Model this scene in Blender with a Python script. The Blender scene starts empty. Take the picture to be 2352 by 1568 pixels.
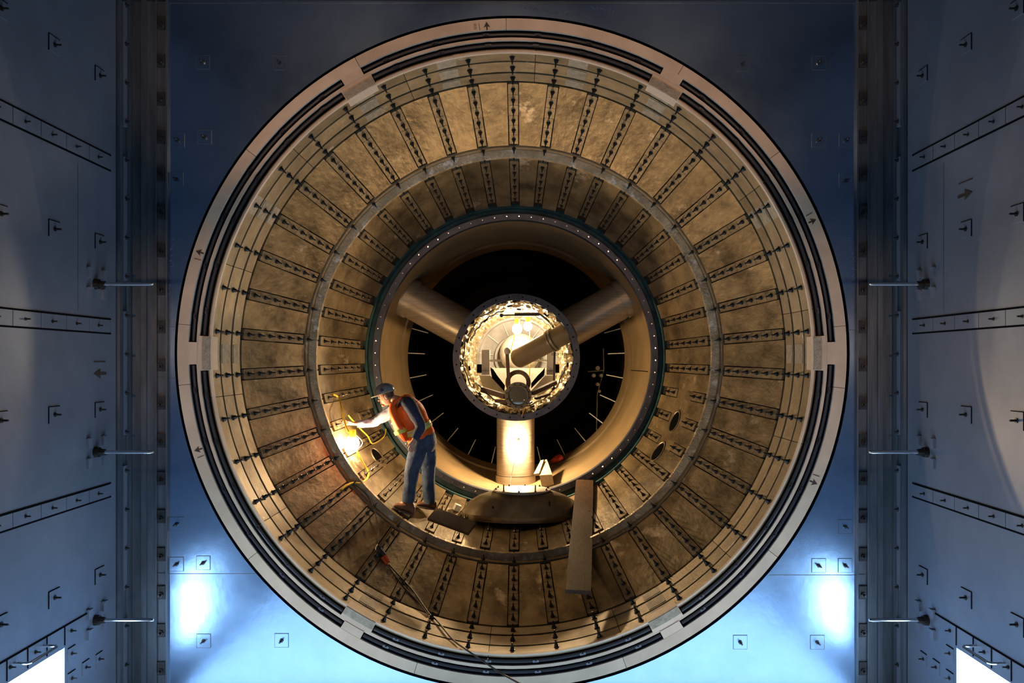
import bpy, math, random
from mathutils import Vector, Matrix, noise
R = math.radians
PI = math.pi
rng = random.Random(7)
SC = bpy.context.scene
COL = SC.collection
F = 1800.0                    # focal length in pixels of the 2352x1568 frame
VX, VY = 1198.0, 833.0        # vanishing point of the tunnel axis

def P(px, py, d):
    return Vector(((px - VX) * d / F, d, -(py - VY) * d / F))

# ------------------------------------------------------------------ materials
def new_mat(name):
    m = bpy.data.materials.new(name); m.use_nodes = True
    nt = m.node_tree; b = nt.nodes['Principled BSDF']
    return m, nt, b

def mat(name, col, rough=0.5, metal=0.0, var=None, scale=6.0, bump=0.0, bscale=30.0, detail=4.0,
        spec=0.5, stretch=(1, 1, 1), emit=None, estr=0.0, rough_var=0.0, contrast=(0.35, 0.7), rand=0.0, spots=None):
    m, nt, b = new_mat(name)
    b.inputs['Base Color'].default_value = (*col, 1)
    b.inputs['Roughness'].default_value = rough
    b.inputs['Metallic'].default_value = metal
    b.inputs['Specular IOR Level'].default_value = spec
    L = nt.links.new
    if var or bump or rough_var:
        tc = nt.nodes.new('ShaderNodeTexCoord')
        mp = nt.nodes.new('ShaderNodeMapping'); mp.inputs['Scale'].default_value = stretch
        oi = nt.nodes.new('ShaderNodeObjectInfo')
        vm = nt.nodes.new('ShaderNodeVectorMath'); vm.operation = 'SCALE'
        cx = nt.nodes.new('ShaderNodeCombineXYZ')
        for i in range(3): L(oi.outputs['Random'], cx.inputs[i])
        L(cx.outputs[0], vm.inputs[0]); vm.inputs['Scale'].default_value = 37.0 * rand
        va = nt.nodes.new('ShaderNodeVectorMath'); va.operation = 'ADD'
        L(tc.outputs['Object'], mp.inputs['Vector'])
        L(mp.outputs[0], va.inputs[0]); L(vm.outputs[0], va.inputs[1])
        vec = va.outputs[0]
    if var or rough_var:
        n = nt.nodes.new('ShaderNodeTexNoise'); n.inputs['Scale'].default_value = scale
        n.inputs['Detail'].default_value = detail; n.inputs['Roughness'].default_value = 0.65
        L(vec, n.inputs['Vector'])
        cr = nt.nodes.new('ShaderNodeValToRGB')
        cr.color_ramp.elements[0].position = contrast[0]; cr.color_ramp.elements[1].position = contrast[1]
        cr.color_ramp.elements[0].color = (*(var or col), 1); cr.color_ramp.elements[1].color = (*col, 1)
        L(n.outputs['Fac'], cr.inputs['Fac'])
        out = cr.outputs['Color']
        if spots:
            n3 = nt.nodes.new('ShaderNodeTexNoise'); n3.inputs['Scale'].default_value = spots[1]
            n3.inputs['Detail'].default_value = 8; n3.inputs['Roughness'].default_value = 0.7
            L(vec, n3.inputs['Vector'])
            c3 = nt.nodes.new('ShaderNodeValToRGB')
            c3.color_ramp.elements[0].position = spots[2]; c3.color_ramp.elements[1].position = spots[2] + 0.09
            c3.color_ramp.elements[0].color = (0, 0, 0, 1); c3.color_ramp.elements[1].color = (1, 1, 1, 1)
            L(n3.outputs['Fac'], c3.inputs['Fac'])
            mx = nt.nodes.new('ShaderNodeMix'); mx.data_type = 'RGBA'
            L(c3.outputs['Color'], mx.inputs['Factor']); L(out, mx.inputs['A']); mx.inputs['B'].default_value = (*spots[0], 1)
            out = mx.outputs['Result']
        if rand:
            hv = nt.nodes.new('ShaderNodeHueSaturation')
            mr = nt.nodes.new('ShaderNodeMapRange'); mr.inputs['To Min'].default_value = 1 - rand * 0.28; mr.inputs['To Max'].default_value = 1 + rand * 0.28
            L(oi.outputs['Random'], mr.inputs['Value']); L(mr.outputs[0], hv.inputs['Value']); L(out, hv.inputs['Color'])
            out = hv.outputs[0]
        if var: L(out, b.inputs['Base Color'])
        if rough_var:
            mr2 = nt.nodes.new('ShaderNodeMapRange')
            mr2.inputs['To Min'].default_value = rough - rough_var; mr2.inputs['To Max'].default_value = rough + rough_var
            L(n.outputs['Fac'], mr2.inputs['Value']); L(mr2.outputs[0], b.inputs['Roughness'])
    if bump:
        n2 = nt.nodes.new('ShaderNodeTexNoise'); n2.inputs['Scale'].default_value = bscale
        n2.inputs['Detail'].default_value = 5
        L(vec, n2.inputs['Vector'])
        bp = nt.nodes.new('ShaderNodeBump'); bp.inputs['Strength'].default_value = bump; bp.inputs['Distance'].default_value = 0.02
        L(n2.outputs['Fac'], bp.inputs['Height']); L(bp.outputs[0], b.inputs['Normal'])
    if emit:
        b.inputs['Emission Color'].default_value = (*emit, 1); b.inputs['Emission Strength'].default_value = estr
    return m

M = {}
M['front'] = mat('brushed_dark_steel_wall', (.42, .60, .86), .23, .97, var=(.34, .50, .76), scale=1.6, bump=.05, bscale=9, rough_var=.05, detail=6)
M['side'] = mat('painted_steel_wall', (.25, .275, .335), .45, .3, var=(.19, .21, .265), scale=1.3, bump=.03, bscale=60, detail=6)
M['channel'] = mat('channel_steel', (.20, .23, .27), .45, .6, var=(.12, .14, .17), scale=4, stretch=(3, 3, .4))
M['black'] = mat('black_void_paint', (.008, .008, .009), .9, spec=0)
M['room'] = mat('dark_room_paint', (.022, .025, .032), .7, var=(.015, .018, .024), scale=2)
M['ring'] = mat('pale_ring_paint', (.84, .62, .44), .55, .0, var=(.66, .48, .33), scale=2.4, bump=.05, bscale=80, rand=.25)
M['ringbase'] = mat('groove_shade_blue', (.045, .075, .13), .5, .2, var=(.03, .055, .10), scale=4)  # dark blue puts the shadow of the seal grooves into the colour
M['rubber'] = mat('black_rubber', (.045, .045, .05), .34)
M['panel'] = mat('worn_bronze_panel', (.34, .245, .125), .40, .45, var=(.13, .088, .042), scale=3.2, bump=.34, bscale=17, detail=7, rand=.6, rough_var=.1, stretch=(1, .6, 1), contrast=(.36, .62), spots=((.62, .49, .33), 2.3, .60))
M['strap'] = mat('strap_metal', (.34, .25, .14), .42, .4, var=(.18, .13, .07), scale=7, bump=.12, bscale=40, rand=.6)
M['band'] = mat('band_metal', (.34, .25, .14), .5, .25, var=(.20, .14, .075), scale=5, bump=.15, bscale=30, rand=.6, spots=((.62, .53, .42), 3.1, .62))
M['patch'] = mat('light_filler_patch', (.50, .40, .28), .6, .0, var=(.32, .25, .17), scale=18, bump=.4, bscale=60, rand=.4)
M['rib'] = mat('rib_metal', (.58, .43, .25), .38, .2, var=(.30, .21, .11), scale=6, bump=.6, bscale=38, rand=.2, spots=((.75, .67, .54), 5, .55))
M['backing'] = mat('dark_backing', (.03, .022, .014), .8, spec=.1)
M['stud'] = mat('black_stud', (.035, .028, .022), .38, .5)
M['studb'] = mat('blued_stud', (.10, .10, .11), .3, .8)
M['teal'] = mat('teal_flange_paint', (.02, .085, .09), .5, .2, var=(.008, .02, .025), scale=5, detail=6, bump=.1)
M['greyfl'] = mat('grey_blue_flange', (.10, .11, .15), .4, .4, var=(.055, .06, .08), scale=8, detail=6)
M['duct'] = mat('tan_duct_paint', (.27, .18, .085), .6, .0, var=(.19, .13, .06), scale=3, bump=.08, bscale=14, detail=6, rough_var=.08)
M['ductdark'] = mat('duct_depth_shade', (.016, .012, .009), .8, spec=.1)  # near-black colour carries the darkness deep in the duct
M['strut'] = mat('brushed_strut_metal', (.46, .40, .31), .36, .55, var=(.30, .25, .19), scale=10, stretch=(.3, .3, 6), bump=.05, bscale=20)
M['hubgrey'] = mat('hub_flange_grey', (.17, .17, .20), .35, .5, var=(.11, .11, .13), scale=7)
M['foil'] = mat('crinkled_gold_foil', (.80, .68, .46), .22, .75, var=(.50, .38, .20), scale=14, bump=1.0, bscale=28, detail=6)
M['cream'] = mat('cream_painted_metal', (.62, .56, .46), .45, .1, var=(.52, .46, .37), scale=6)
M['greyp'] = mat('grey_bulkhead_paint', (.30, .28, .26), .5, .1, var=(.22, .20, .18), scale=5)
M['wood'] = mat('brown_plank_wood', (.13, .065, .028), .6, var=(.06, .028, .012), scale=5, stretch=(9, .7, 9), bump=.2, bscale=20, detail=6)
M['lwood'] = mat('fresh_cut_timber', (.66, .47, .26), .55, var=(.50, .33, .16), scale=6, stretch=(8, .8, 8), bump=.1)
M['white'] = mat('white_foam', (.85, .80, .72), .7, var=(.75, .70, .62), scale=10)
M['dome'] = mat('dome_metal', (.34, .28, .19), .40, .4, var=(.20, .16, .10), scale=5, bump=.15, bscale=16, rand=.2)
M['yellow'] = mat('yellow_cord', (.85, .62, .03), .4, var=(.7, .45, .02), scale=20)
M['dcord'] = mat('dark_cord', (.05, .035, .03), .5)
M['ocord'] = mat('amber_cord', (.55, .25, .05), .5)
M['orange'] = mat('orange_plug', (.85, .13, .03), .45)
M['red'] = mat('red_orange_rag', (.75, .09, .04), .7, var=(.5, .05, .02), scale=14)
M['glass'] = mat('smoky_glass', (.16, .15, .12), .08, .1, spec=.8)
M['chrome'] = mat('polished_rod', (.75, .78, .82), .16, 1.0)
M['bulb'] = mat('bulb_glow', (1, .9, .7), .4, emit=(1, .80, .52), estr=40)
M['cage'] = mat('lamp_guard', (.75, .72, .66), .3, .8)
M['panelglow'] = mat('light_panel_glow', (1, 1, 1), .5, emit=(.55, .78, 1.0), estr=11)
M['chalk'] = mat('blue_chalk', (.16, .22, .36), .9)
M['ink'] = mat('dark_marker_ink', (.06, .04, .025), .7)
M['skin'] = mat('skin', (.62, .33, .22), .5, var=(.52, .25, .16), scale=16)
M['hair'] = mat('brown_hair', (.09, .05, .03), .6, bump=.6, bscale=60)
M['helmet'] = mat('grey_hard_hat', (.22, .25, .31), .28, .1, spec=.6)
M['helmetw'] = mat('hat_visor', (.55, .52, .47), .35)
M['shirt'] = mat('navy_shirt', (.03, .04, .085), .8, var=(.015, .02, .05), scale=12, bump=.5, bscale=14)
M['sleeve'] = mat('lamplit_denim_sleeve', (.42, .47, .60), .8, var=(.32, .37, .50), scale=12, bump=.6, bscale=16)  # much paler than the shirt: lamplight put into the colour
M['vest'] = mat('orange_safety_vest', (1.0, .16, .012), .55, var=(.95, .11, .006), scale=9, bump=.5, bscale=12)
M['stripe'] = mat('lime_vest_stripe', (.85, .80, .15), .4)
M['stripes'] = mat('silver_vest_stripe', (.62, .62, .60), .35, .2)
M['jeans'] = mat('blue_jeans', (.085, .12, .20), .85, var=(.03, .045, .09), scale=9, bump=.8, bscale=11, detail=6)
M['boot'] = mat('brown_leather_boot', (.22, .10, .045), .5, var=(.14, .06, .025), scale=12, bump=.3)
M['sole'] = mat('boot_sole', (.10, .075, .05), .7)
M['eye'] = mat('eye_white', (.7, .68, .65), .3)

# ------------------------------------------------------------------ mesh builder
class MB:
    def __init__(s): s.v = []; s.f = []
    def add(s, vs, fs):
        o = len(s.v); s.v += [Vector(v) for v in vs]; s.f += [tuple(i + o for i in f) for f in fs]; return s
    def box(s, c, size, rot=None):
        c = Vector(c); hx, hy, hz = (q / 2 for q in size)
        vs = [Vector((x, y, z)) for x in (-hx, hx) for y in (-hy, hy) for z in (-hz, hz)]
        if rot is not None: vs = [rot @ v for v in vs]
        return s.add([c + v for v in vs], [(0, 1, 3, 2), (4, 6, 7, 5), (0, 4, 5, 1), (2, 3, 7, 6), (0, 2, 6, 4), (1, 5, 7, 3)])
    def beam(s, a, b, w, h, up=(0, 0, 1)):
        a = Vector(a); b = Vector(b); y = (b - a).normalized(); x = y.cross(Vector(up)).normalized(); z = x.cross(y)
        rot = Matrix((x, y, z)).transposed()
        return s.box((a + b) / 2, (w, (b - a).length, h), rot)
    def cyl(s, a, b, r0, r1=None, n=16, cap=True):
        return s.tube([a, b], [r0, r0 if r1 is None else r1], n, cap)
    def tube(s, pts, r, n=8, cap=True, sub=0):
        pts = [Vector(p) for p in pts]
        if sub: pts = smooth_path(pts, sub)
        rs = r if isinstance(r, (list, tuple)) else [r] * len(pts)
        if len(rs) != len(pts):
            rs = [rs[min(len(rs) - 1, int(i * (len(rs) - 1) / (len(pts) - 1) + .5))] for i in range(len(pts))]
        o = len(s.v); prev = None
        for i, p in enumerate(pts):
            t = (pts[min(i + 1, len(pts) - 1)] - pts[max(i - 1, 0)]).normalized()
            if prev is None:
                u = t.cross(Vector((0, 0, 1)))
                if u.length < .01: u = t.cross(Vector((1, 0, 0)))
                u.normalize()
            else:
                u = (prev - t * prev.dot(t)).normalized()
            prev = u; w = t.cross(u)
            for k in range(n):
                a = 2 * PI * k / n
                s.v.append(p + (u * math.cos(a) + w * math.sin(a)) * rs[i])
        for i in range(len(pts) - 1):
            for k in range(n):
                a = o + i * n + k; b = o + i * n + (k + 1) % n
                s.f.append((a, b, b + n, a + n))
        if cap:
            s.f.append(tuple(o + k for k in reversed(range(n))))
            e = o + (len(pts) - 1) * n
            s.f.append(tuple(e + k for k in range(n)))
        return s
    def loft(s, rings, cap=True, closed=True):
        """rings: list of lists of points, same length"""
        o = len(s.v); n = len(rings[0])
        for rg in rings: s.v += [Vector(p) for p in rg]
        for i in range(len(rings) - 1):
            for k in range(n if closed else n - 1):
                a = o + i * n + k; b = o + i * n + (k + 1) % n
                s.f.append((a, b, b + n, a + n))
        if cap:
            s.f.append(tuple(o + k for k in reversed(range(n))))
            e = o + (len(rings) - 1) * n
            s.f.append(tuple(e + k for k in range(n)))
        return s
    def lathe(s, prof, n=96, a0=0.0, a1=360.0, c=(0, 0), jit=None):
        """prof: list of (r, y); axis along Y through (cx, cz); angles clockwise from up"""
        full = abs(a1 - a0 - 360) < 1e-6
        m = n if full else n + 1
        o = len(s.v)
        for (r, y) in prof:
            for k in range(m):
                a = R(a0 + (a1 - a0) * k / n)
                rr = r
                p = Vector((c[0] + rr * math.sin(a), y, c[1] + rr * math.cos(a)))
                if jit: p = jit(p, a, r, y)
                s.v.append(p)
        for i in range(len(prof) - 1):
            for k in range(n):
                b = (k + 1) % m if full else k + 1
                s.f.append((o + i * m + k, o + i * m + b, o + (i + 1) * m + b, o + (i + 1) * m + k))
        return s
    def sector(s, r0, r1, y0, y1, a0, a1, n=24, c=(0, 0)):
        """solid ring sector: r0<r1, y0 front, y1 back"""
        full = abs(a1 - a0 - 360) < 1e-6
        prof = [(r0, y0), (r1, y0), (r1, y1), (r0, y1), (r0, y0)]
        o = len(s.v); s.lathe(prof, n, a0, a1, c)
        if not full:
            m = n + 1
            for e in (0, n):
                q = [o + i * m + e for i in range(4)]
                s.f.append(tuple(q if e else reversed(q)))
        return s
    def disc(s, c, r, nrm, n=32, th=None):
        nrm = Vector(nrm).normalized(); return s.cyl(Vector(c), Vector(c) + nrm * (th or .001), r, r, n)
    def ell(s, c, rad, rot=None, nu=20, nv=12, v0=0.0, v1=1.0, fn=None):
        o = len(s.v); c = Vector(c)
        for j in range(nv + 1):
            t = PI * (v0 + (v1 - v0) * j / nv)
            for i in range(nu):
                a = 2 * PI * i / nu
                p = Vector((rad[0] * math.sin(t) * math.cos(a), rad[1] * math.sin(t) * math.sin(a), rad[2] * math.cos(t)))
                if fn: p = fn(p)
                if rot is not None: p = rot @ p
                s.v.append(c + p)
        for j in range(nv):
            for i in range(nu):
                a = o + j * nu + i; b = o + j * nu + (i + 1) % nu
                s.f.append((a, a + nu, b + nu, b))
        return s
    def prism(s, poly, ext):
        n = len(poly); ext = Vector(ext); poly = [Vector(p) for p in poly]
        fs = [tuple(reversed(range(n))), tuple(range(n, 2 * n))] + [(i, (i + 1) % n, (i + 1) % n + n, i + n) for i in range(n)]
        return s.add(poly + [p + ext for p in poly], fs)
    def build(s, name, m, parent=None, ang=35, base=None):
        me = bpy.data.meshes.new(name)
        vs = [v - base for v in s.v] if base is not None else s.v
        me.from_pydata([tuple(v) for v in vs], [], s.f); me.update()
        import bmesh
        bm = bmesh.new(); bm.from_mesh(me); bmesh.ops.recalc_face_normals(bm, faces=bm.faces); bm.to_mesh(me); bm.free()
        for mm in (m if isinstance(m, (list, tuple)) else [m]): me.materials.append(M[mm] if isinstance(mm, str) else mm)
        me.polygons.foreach_set('use_smooth', [True] * len(me.polygons))
        me.set_sharp_from_angle(angle=R(ang))
        o = bpy.data.objects.new(name, me); COL.objects.link(o)
        if base is not None: o.location = base
        if parent is not None:
            o.parent = parent
            if base is None and parent.get('_w') : pass
        return o

def smooth_path(pts, sub):
    out = []
    n = len(pts)
    for i in range(n - 1):
        p0 = pts[max(i - 1, 0)]; p1 = pts[i]; p2 = pts[i + 1]; p3 = pts[min(i + 2, n - 1)]
        for k in range(sub):
            t = k / sub
            out.append(0.5 * ((2 * p1) + (-p0 + p2) * t + (2 * p0 - 5 * p1 + 4 * p2 - p3) * t * t + (-p0 + 3 * p1 - 3 * p2 + p3) * t ** 3))
    out.append(pts[-1]); return out

def tag(o, label=None, cat=None, group=None, kind=None):
    if label: o['label'] = label
    if cat: o['category'] = cat
    if group: o['group'] = group
    if kind: o['kind'] = kind
    return o

def thing(name, label, cat, loc=(0, 0, 0), group=None):
    o = bpy.data.objects.new(name, None); COL.objects.link(o); o.location = loc
    o.empty_display_size = .1
    return tag(o, label, cat, group)

def part(mb, name, m, root, label=None, kind=None, ang=35):
    """mb in world coordinates -> part of root (an unrotated empty)"""
    base = Vector(root.location)
    o = mb.build(name, m, None, ang, base=base)
    o.location = (0, 0, 0); o.parent = root
    return tag(o, label, None, None, kind)

def sub(mb, name, m, par, root_loc, label=None, ang=35):
    o = mb.build(name, m, None, ang, base=Vector(root_loc)); o.location = (0, 0, 0); o.parent = par
    return tag(o, label)

def struct(mb, name, m, label, ang=35):
    o = mb.build(name, m, None, ang); return tag(o, label, None, None, 'structure')

def copy(o, parent=None, rot=None):
    c = o.copy(); COL.objects.link(c)
    if parent is not None: c.parent = parent
    if rot is not None: c.rotation_euler = (0, R(rot), 0)
    for ch in list(o.children):
        copy(ch, c)
    return c

# ------------------------------------------------------------------ liner profile
AX, AZ = -0.094, 0.094                       # tunnel axis
ORIG = Vector((AX, 0, AZ))
def rp(px, d): return px * d / F
PROF = [(7.66, rp(692, 7.66)), (7.75, rp(690, 7.75)), (8.02, rp(670, 8.02)), (8.30, rp(645, 8.30)),
        (8.6, rp(622, 8.6)), (9.6, rp(478, 9.6)), (9.75, rp(457, 9.75)), (11.7, rp(345, 11.7))]
def rl(d):
    if d <= PROF[0][0]: return PROF[0][1]
    for (a, ra), (b, rb) in zip(PROF, PROF[1:]):
        if d <= b: return ra + (rb - ra) * (d - a) / (b - a)
    return PROF[-1][1]
def liner(px, py, off=0.0):
    lo, hi = 7.0, 11.7
    def g(d):
        p = P(px, py, d); return math.hypot(p.x - AX, p.z - AZ) - (rl(d) - off)
    if g(7.64) > 0: return P(px, py, 7.66 - off)
    lo = 7.64
    for _ in range(40):
        mid = (lo + hi) / 2
        if g(mid) > 0: hi = mid
        else: lo = mid
    return P(px, py, lo)

# ------------------------------------------------------------------ room shell
DW = 7.80; DS = 7.50
XL = AX - 3.79; XR = AX + 3.79
ZT, ZB = 3.60, -3.60; YB = -3.0
HOLE = 3.36
mb = MB()
W = 3.415
n = 144
cirF = []; cirO = []
for k in range(n):
    a = 2 * PI * k / n
    s_, c_ = math.sin(a), math.cos(a)
    cirF.append(Vector((AX + HOLE * s_, DW, AZ + HOLE * c_)))
    t = 1e9
    if s_ > 1e-6: t = min(t, W / s_)
    if s_ < -1e-6: t = min(t, -W / s_)
    if c_ > 1e-6: t = min(t, (ZT - AZ) / c_)
    if c_ < -1e-6: t = min(t, (ZB - AZ) / c_)
    cirO.append(Vector((AX + t * s_, DW, AZ + t * c_)))
mb.loft([cirF, cirO], cap=False)
# corner fill
for sx in (-1, 1):
    for z in (ZT, ZB):
        ks = [k for k in range(n)]
        pts = [cirO[k] for k in ks]
        cor = Vector((AX + sx * W, DW, z))
        best = [q for q in pts if abs(q.x - cor.x) < 1e-4 and (q.z > 0) == (z > 0)]
        best2 = [q for q in pts if abs(q.z - z) < 1e-4 and (q.x > AX) == (sx > 0)]
        qa = max(best, key=lambda q: abs(q.z)); qb = max(best2, key=lambda q: abs(q.x - AX))
        mb.add([cor, qa, qb], [(0, 1, 2)])
mb.lathe([(HOLE, DW), (HOLE, DW + .12)], 144, c=(AX, AZ))
front = struct(mb, 'wall_front', 'front', 'dark steel bulkhead wall around the big round tunnel mouth')

def wall_mb(pts): return MB().add(pts, [(0, 1, 2, 3)])
# thin slabs with real thickness
m_ = MB()
def slab(name, c, size, m, label): return struct(MB().box(c, size), name, m, label)
floor = slab('floor', (AX, (YB + DW) / 2, ZB - .05), (8.2, DW - YB + .4, .1), 'room', 'steel chamber floor below the frame')
ceil = slab('ceiling', (AX, (YB + DW) / 2, ZT + .05), (8.2, DW - YB + .4, .1), 'room', 'dark chamber ceiling above the round mouth')
backw = slab('wall_back', (AX, YB - .05, 0), (8.2, .1, ZT - ZB), 'room', 'dark chamber wall behind the viewpoint')
# light panel opening geometry
PD0, PD1, PZ0, PZ1 = 5.86, 6.68, -3.24, -2.405
walls = {}
for side, X, sx in (('left', XL, -1), ('right', XR, 1)):
    mb = MB()
    th = .08; xc = X + sx * th / 2
    def bx(y0, y1, z0, z1): mb.box((xc, (y0 + y1) / 2, (z0 + z1) / 2), (th, y1 - y0, z1 - z0))
    bx(YB, PD0, ZB, ZT); bx(PD1, DS, ZB, ZT); bx(PD0, PD1, PZ1, ZT); bx(PD0, PD1, ZB, PZ0)
    walls[side] = struct(mb, 'wall_' + side, 'side', 'bluish painted steel wall on the %s with bolted cover strips' % side)
    # corner channel : edge strip, channel floor, inner rail
    c = MB()
    c.box((X + sx * .02, (DS + DW) / 2 + .006, 0), (.04, DW - DS - .012, ZT - ZB))
    c.box((X - sx * .018, DS + .04, 0), (.03, .05, ZT - ZB))
    c.box((X - sx * .012, DS + .20, 0), (.02, .03, ZT - ZB))
    c.box((AX + sx * 3.60, DW + .03, 0), (.42, .04, ZT - ZB))
    c.box((AX + sx * 3.425, DW - .012, 0), (.018, .05, ZT - ZB))
    c.box((AX + sx * 3.535, DW - .004, 0), (.012, .035, ZT - ZB))
    c.box((AX + sx * 3.66, DW - .002, 0), (.05, .03, ZT - ZB))
    ch = struct(c, 'trim_%d' % (1 if side == 'left' else 2), 'channel', 'dark vertical corner channel beside the %s end of the bulkhead' % side)
    for k in range(19):
        z = 3.38 - k * .3775
        q = MB(); pc = Vector((AX + sx * 3.487, DW - .0, z))
        q.box(pc + Vector((0, -.004, 0)), (.075, .022, .13))
        o = q.build('bolt_pad', 'rubber', ch)
        q = MB(); q.cyl(pc + Vector((0, -.01, -.02)), pc + Vector((0, -.075, -.02)), .016, .012, 8); q.cyl(pc + Vector((0, -.012, -.02)), pc + Vector((0, -.035, -.02)), .026, .026, 6)
        q.build('bolt', 'studb', o)
        q = MB(); pc = Vector((X - sx * .03, DS + .13, z + .1))
        q.cyl(pc + Vector((sx * .02, 0, 0)), pc - Vector((sx * .035, 0, 0)), .011, .009, 8); q.cyl(pc + Vector((sx * .025, 0, 0)), pc - Vector((sx * .008, 0, 0)), .02, .02, 6)
        q.build('edge_bolt', 'studb', ch)
    for a in range(5):
        z = 2.9 - a * 1.5
        q = MB().box((X - sx * .018, DS + .125, z), (.025, .07, 1.2)); q.build('edge_strip', 'side', ch)

def wstud(X, sx, d, z, par, s=1.0):
    b = Vector((X, d, z)); n_ = Vector((-sx, 0, 0))
    q = MB(); q.cyl(b - n_ * .004, b + n_ * .014 * s, .022 * s, .020 * s, 6); q.cyl(b, b + n_ * .06 * s, .009 * s, .008 * s, 8)
    return q.build('stud', 'stud', par)

cols = [7.25 - .352 * k for k in range(6)]
for side, X, sx in (('left', XL, -1), ('right', XR, 1)):
    wl = walls[side]; n_ = Vector((-sx, 0, 0))
    for (z0, z1, nm) in ((1.812, 1.958, 'upper'), (.275, .411, 'middle'), (-1.263, -1.135, 'lower')):
        t = MB()
        # dark recessed edges and strip tiles between them
        t.box((X + n_.x * .003, 4.9 + .03, z0), (.006, 4.95, .014)); t.box((X + n_.x * .003, 4.9 + .03, z1), (.006, 4.95, .014))
        st = t.build('cover_strip', 'black', wl)
        tiles = MB()
        e = 7.38
        for k in range(14):
            tiles.box((X + n_.x * .004, e - .176 - k * .352, (z0 + z1) / 2), (.008, .344, z1 - z0 - .018))
        tiles.build('strip_plate', 'side', st)
        for d in cols: wstud(X, sx, d - .07, (z0 + z1) / 2, st, .8)
    for z in (2.64, 1.11, -.43, -1.95):
        for d in (7.21, 6.51, 5.84):
            q = MB()
            q.box((X + n_.x * .003, d, z), (.006, .15, .13)); pl = q.build('stud_plate', 'side', wl)
            q = MB(); q.box((X + n_.x * .0035, d - .078, z), (.007, .006, .14)); q.box((X + n_.x * .0035, d, z + .068), (.007, .15, .006)); q.build('plate_edge', 'black', pl)
            wstud(X, sx, d, z, pl)
    # lowest strip over the light panel
    t = MB(); t.box((X + n_.x * .004, 5.9, -2.236), (.008, 2.2, .012)); st = t.build('panel_frame_strip', 'black', wl)
    tt = MB()
    for k in range(4): tt.box((X + n_.x * .003, 6.66 - k * .25, -2.32), (.006, .008, .16))
    tt.build('frame_joint', 'black', st)
    for d in (6.76, 6.41 - .15, 5.95): wstud(X, sx, d, -2.31, st, .75)
    for (d, z) in ((6.76, -2.506), (6.76, -2.72), (6.98, -2.71), (7.2, -2.72), (6.98, -2.95), (6.76, -2.9)):
        q = MB().box((X + n_.x * .003, d, z), (.006, .11, .11)); pl = q.build('stud_plate', 'side', wl)
        q = MB(); q.box((X + n_.x * .0035, d, z + .058), (.007, .11, .006)); q.build('plate_edge', 'black', pl)
        wstud(X, sx, d, z, pl, .8)
    # arrow marks on wall
    zz, dd, dirn = (-.10, 7.21, 1) if side == 'left' else (1.40, 6.52, 1)
    q = MB(); x0 = X + n_.x * .004
    q.prism([(x0, dd - .10, zz), (x0, dd + .01, zz + .045), (x0, dd + .0, zz + .012), (x0, dd + .11, zz + .012), (x0, dd + .11, zz - .012), (x0, dd, zz - .012), (x0, dd + .01, zz - .045)], (n_.x * .003, 0, 0))
    q.box((x0, dd, zz + .11), (.004, .2, .008))
    q.build('arrow_mark', 'ink', wl)
    # seams
    q = MB()
    for d in (6.86,): q.box((X + n_.x * .001, d, 1.1), (.003, .006, 1.3))
    q.build('panel_seam', 'channel', wl)
    # light panels
    g = thing('light_panel', 'glaring white rectangular light panel low in the %s wall' % side, 'light panel', (X, 6.27, PZ0))
    part(MB().box((X + sx * .055, (PD0 + PD1) / 2, (PZ0 + PZ1) / 2), (.02, PD1 - PD0, PZ1 - PZ0)), 'diffuser', 'panelglow', g)
    fr = MB()
    for (y, z, dy, dz) in ((PD0 + .008, (PZ0 + PZ1) / 2, .016, PZ1 - PZ0), (PD1 - .008, (PZ0 + PZ1) / 2, .016, PZ1 - PZ0), ((PD0 + PD1) / 2, PZ1 - .008, PD1 - PD0 - .04, .016), ((PD0 + PD1) / 2, PZ0 + .008, PD1 - PD0 - .04, .016)):
        fr.box((X + sx * .022, y, z), (.04, dy, dz))
    part(fr, 'frame', 'side', g)
    for (d0, d1, w_) in ((6.37, 6.0, 'above'),):
        q = MB(); xx = X
        q.tube([(xx, d0, -2.30), (xx + n_.x * .10, d0, -2.30), (xx + n_.x * .115, d0 - .02, -2.30), (xx + n_.x * .115, d1 + .02, -2.30), (xx + n_.x * .10, d1, -2.30), (xx, d1, -2.30)], .011, 8)
        h = q.build('pull_handle', 'chrome'); tag(h, 'slim steel U-shaped pull handle just above the %s light panel' % side, 'handle')
    # projecting rods
    for (z, w_) in ((.717, 'highest'), (-.813, 'middle'), (-2.343, 'lowest')):
        d = 7.14; b = Vector((X, d, z))
        g = thing('wall_rod', '%s of three steel rods sticking out of the %s wall' % (w_, side), 'rod', b)
        part(MB().tube([b + n_ * .02, b + n_ * .50, b + n_ * .53], [.018, .018, .012], 14), 'rod', 'chrome', g)
        q = MB().cyl(b, b + n_ * .04, .05, .045, 12); q.cyl(b + n_ * .04, b + n_ * .09, .033, .028, 8)
        part(q, 'collar', 'stud', g)
        for (dy, dz) in ((-.12, .09), (.13, .09), (-.12, -.09), (.13, -.09)):
            q = MB(); c_ = b + Vector((n_.x * .012, dy, dz))
            q.box(c_, (.024, .055, .085)); q.box(c_ + Vector((n_.x * .012, 0, .045)), (.03, .06, .01))
            part(q, 'bracket', 'side', g)

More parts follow.
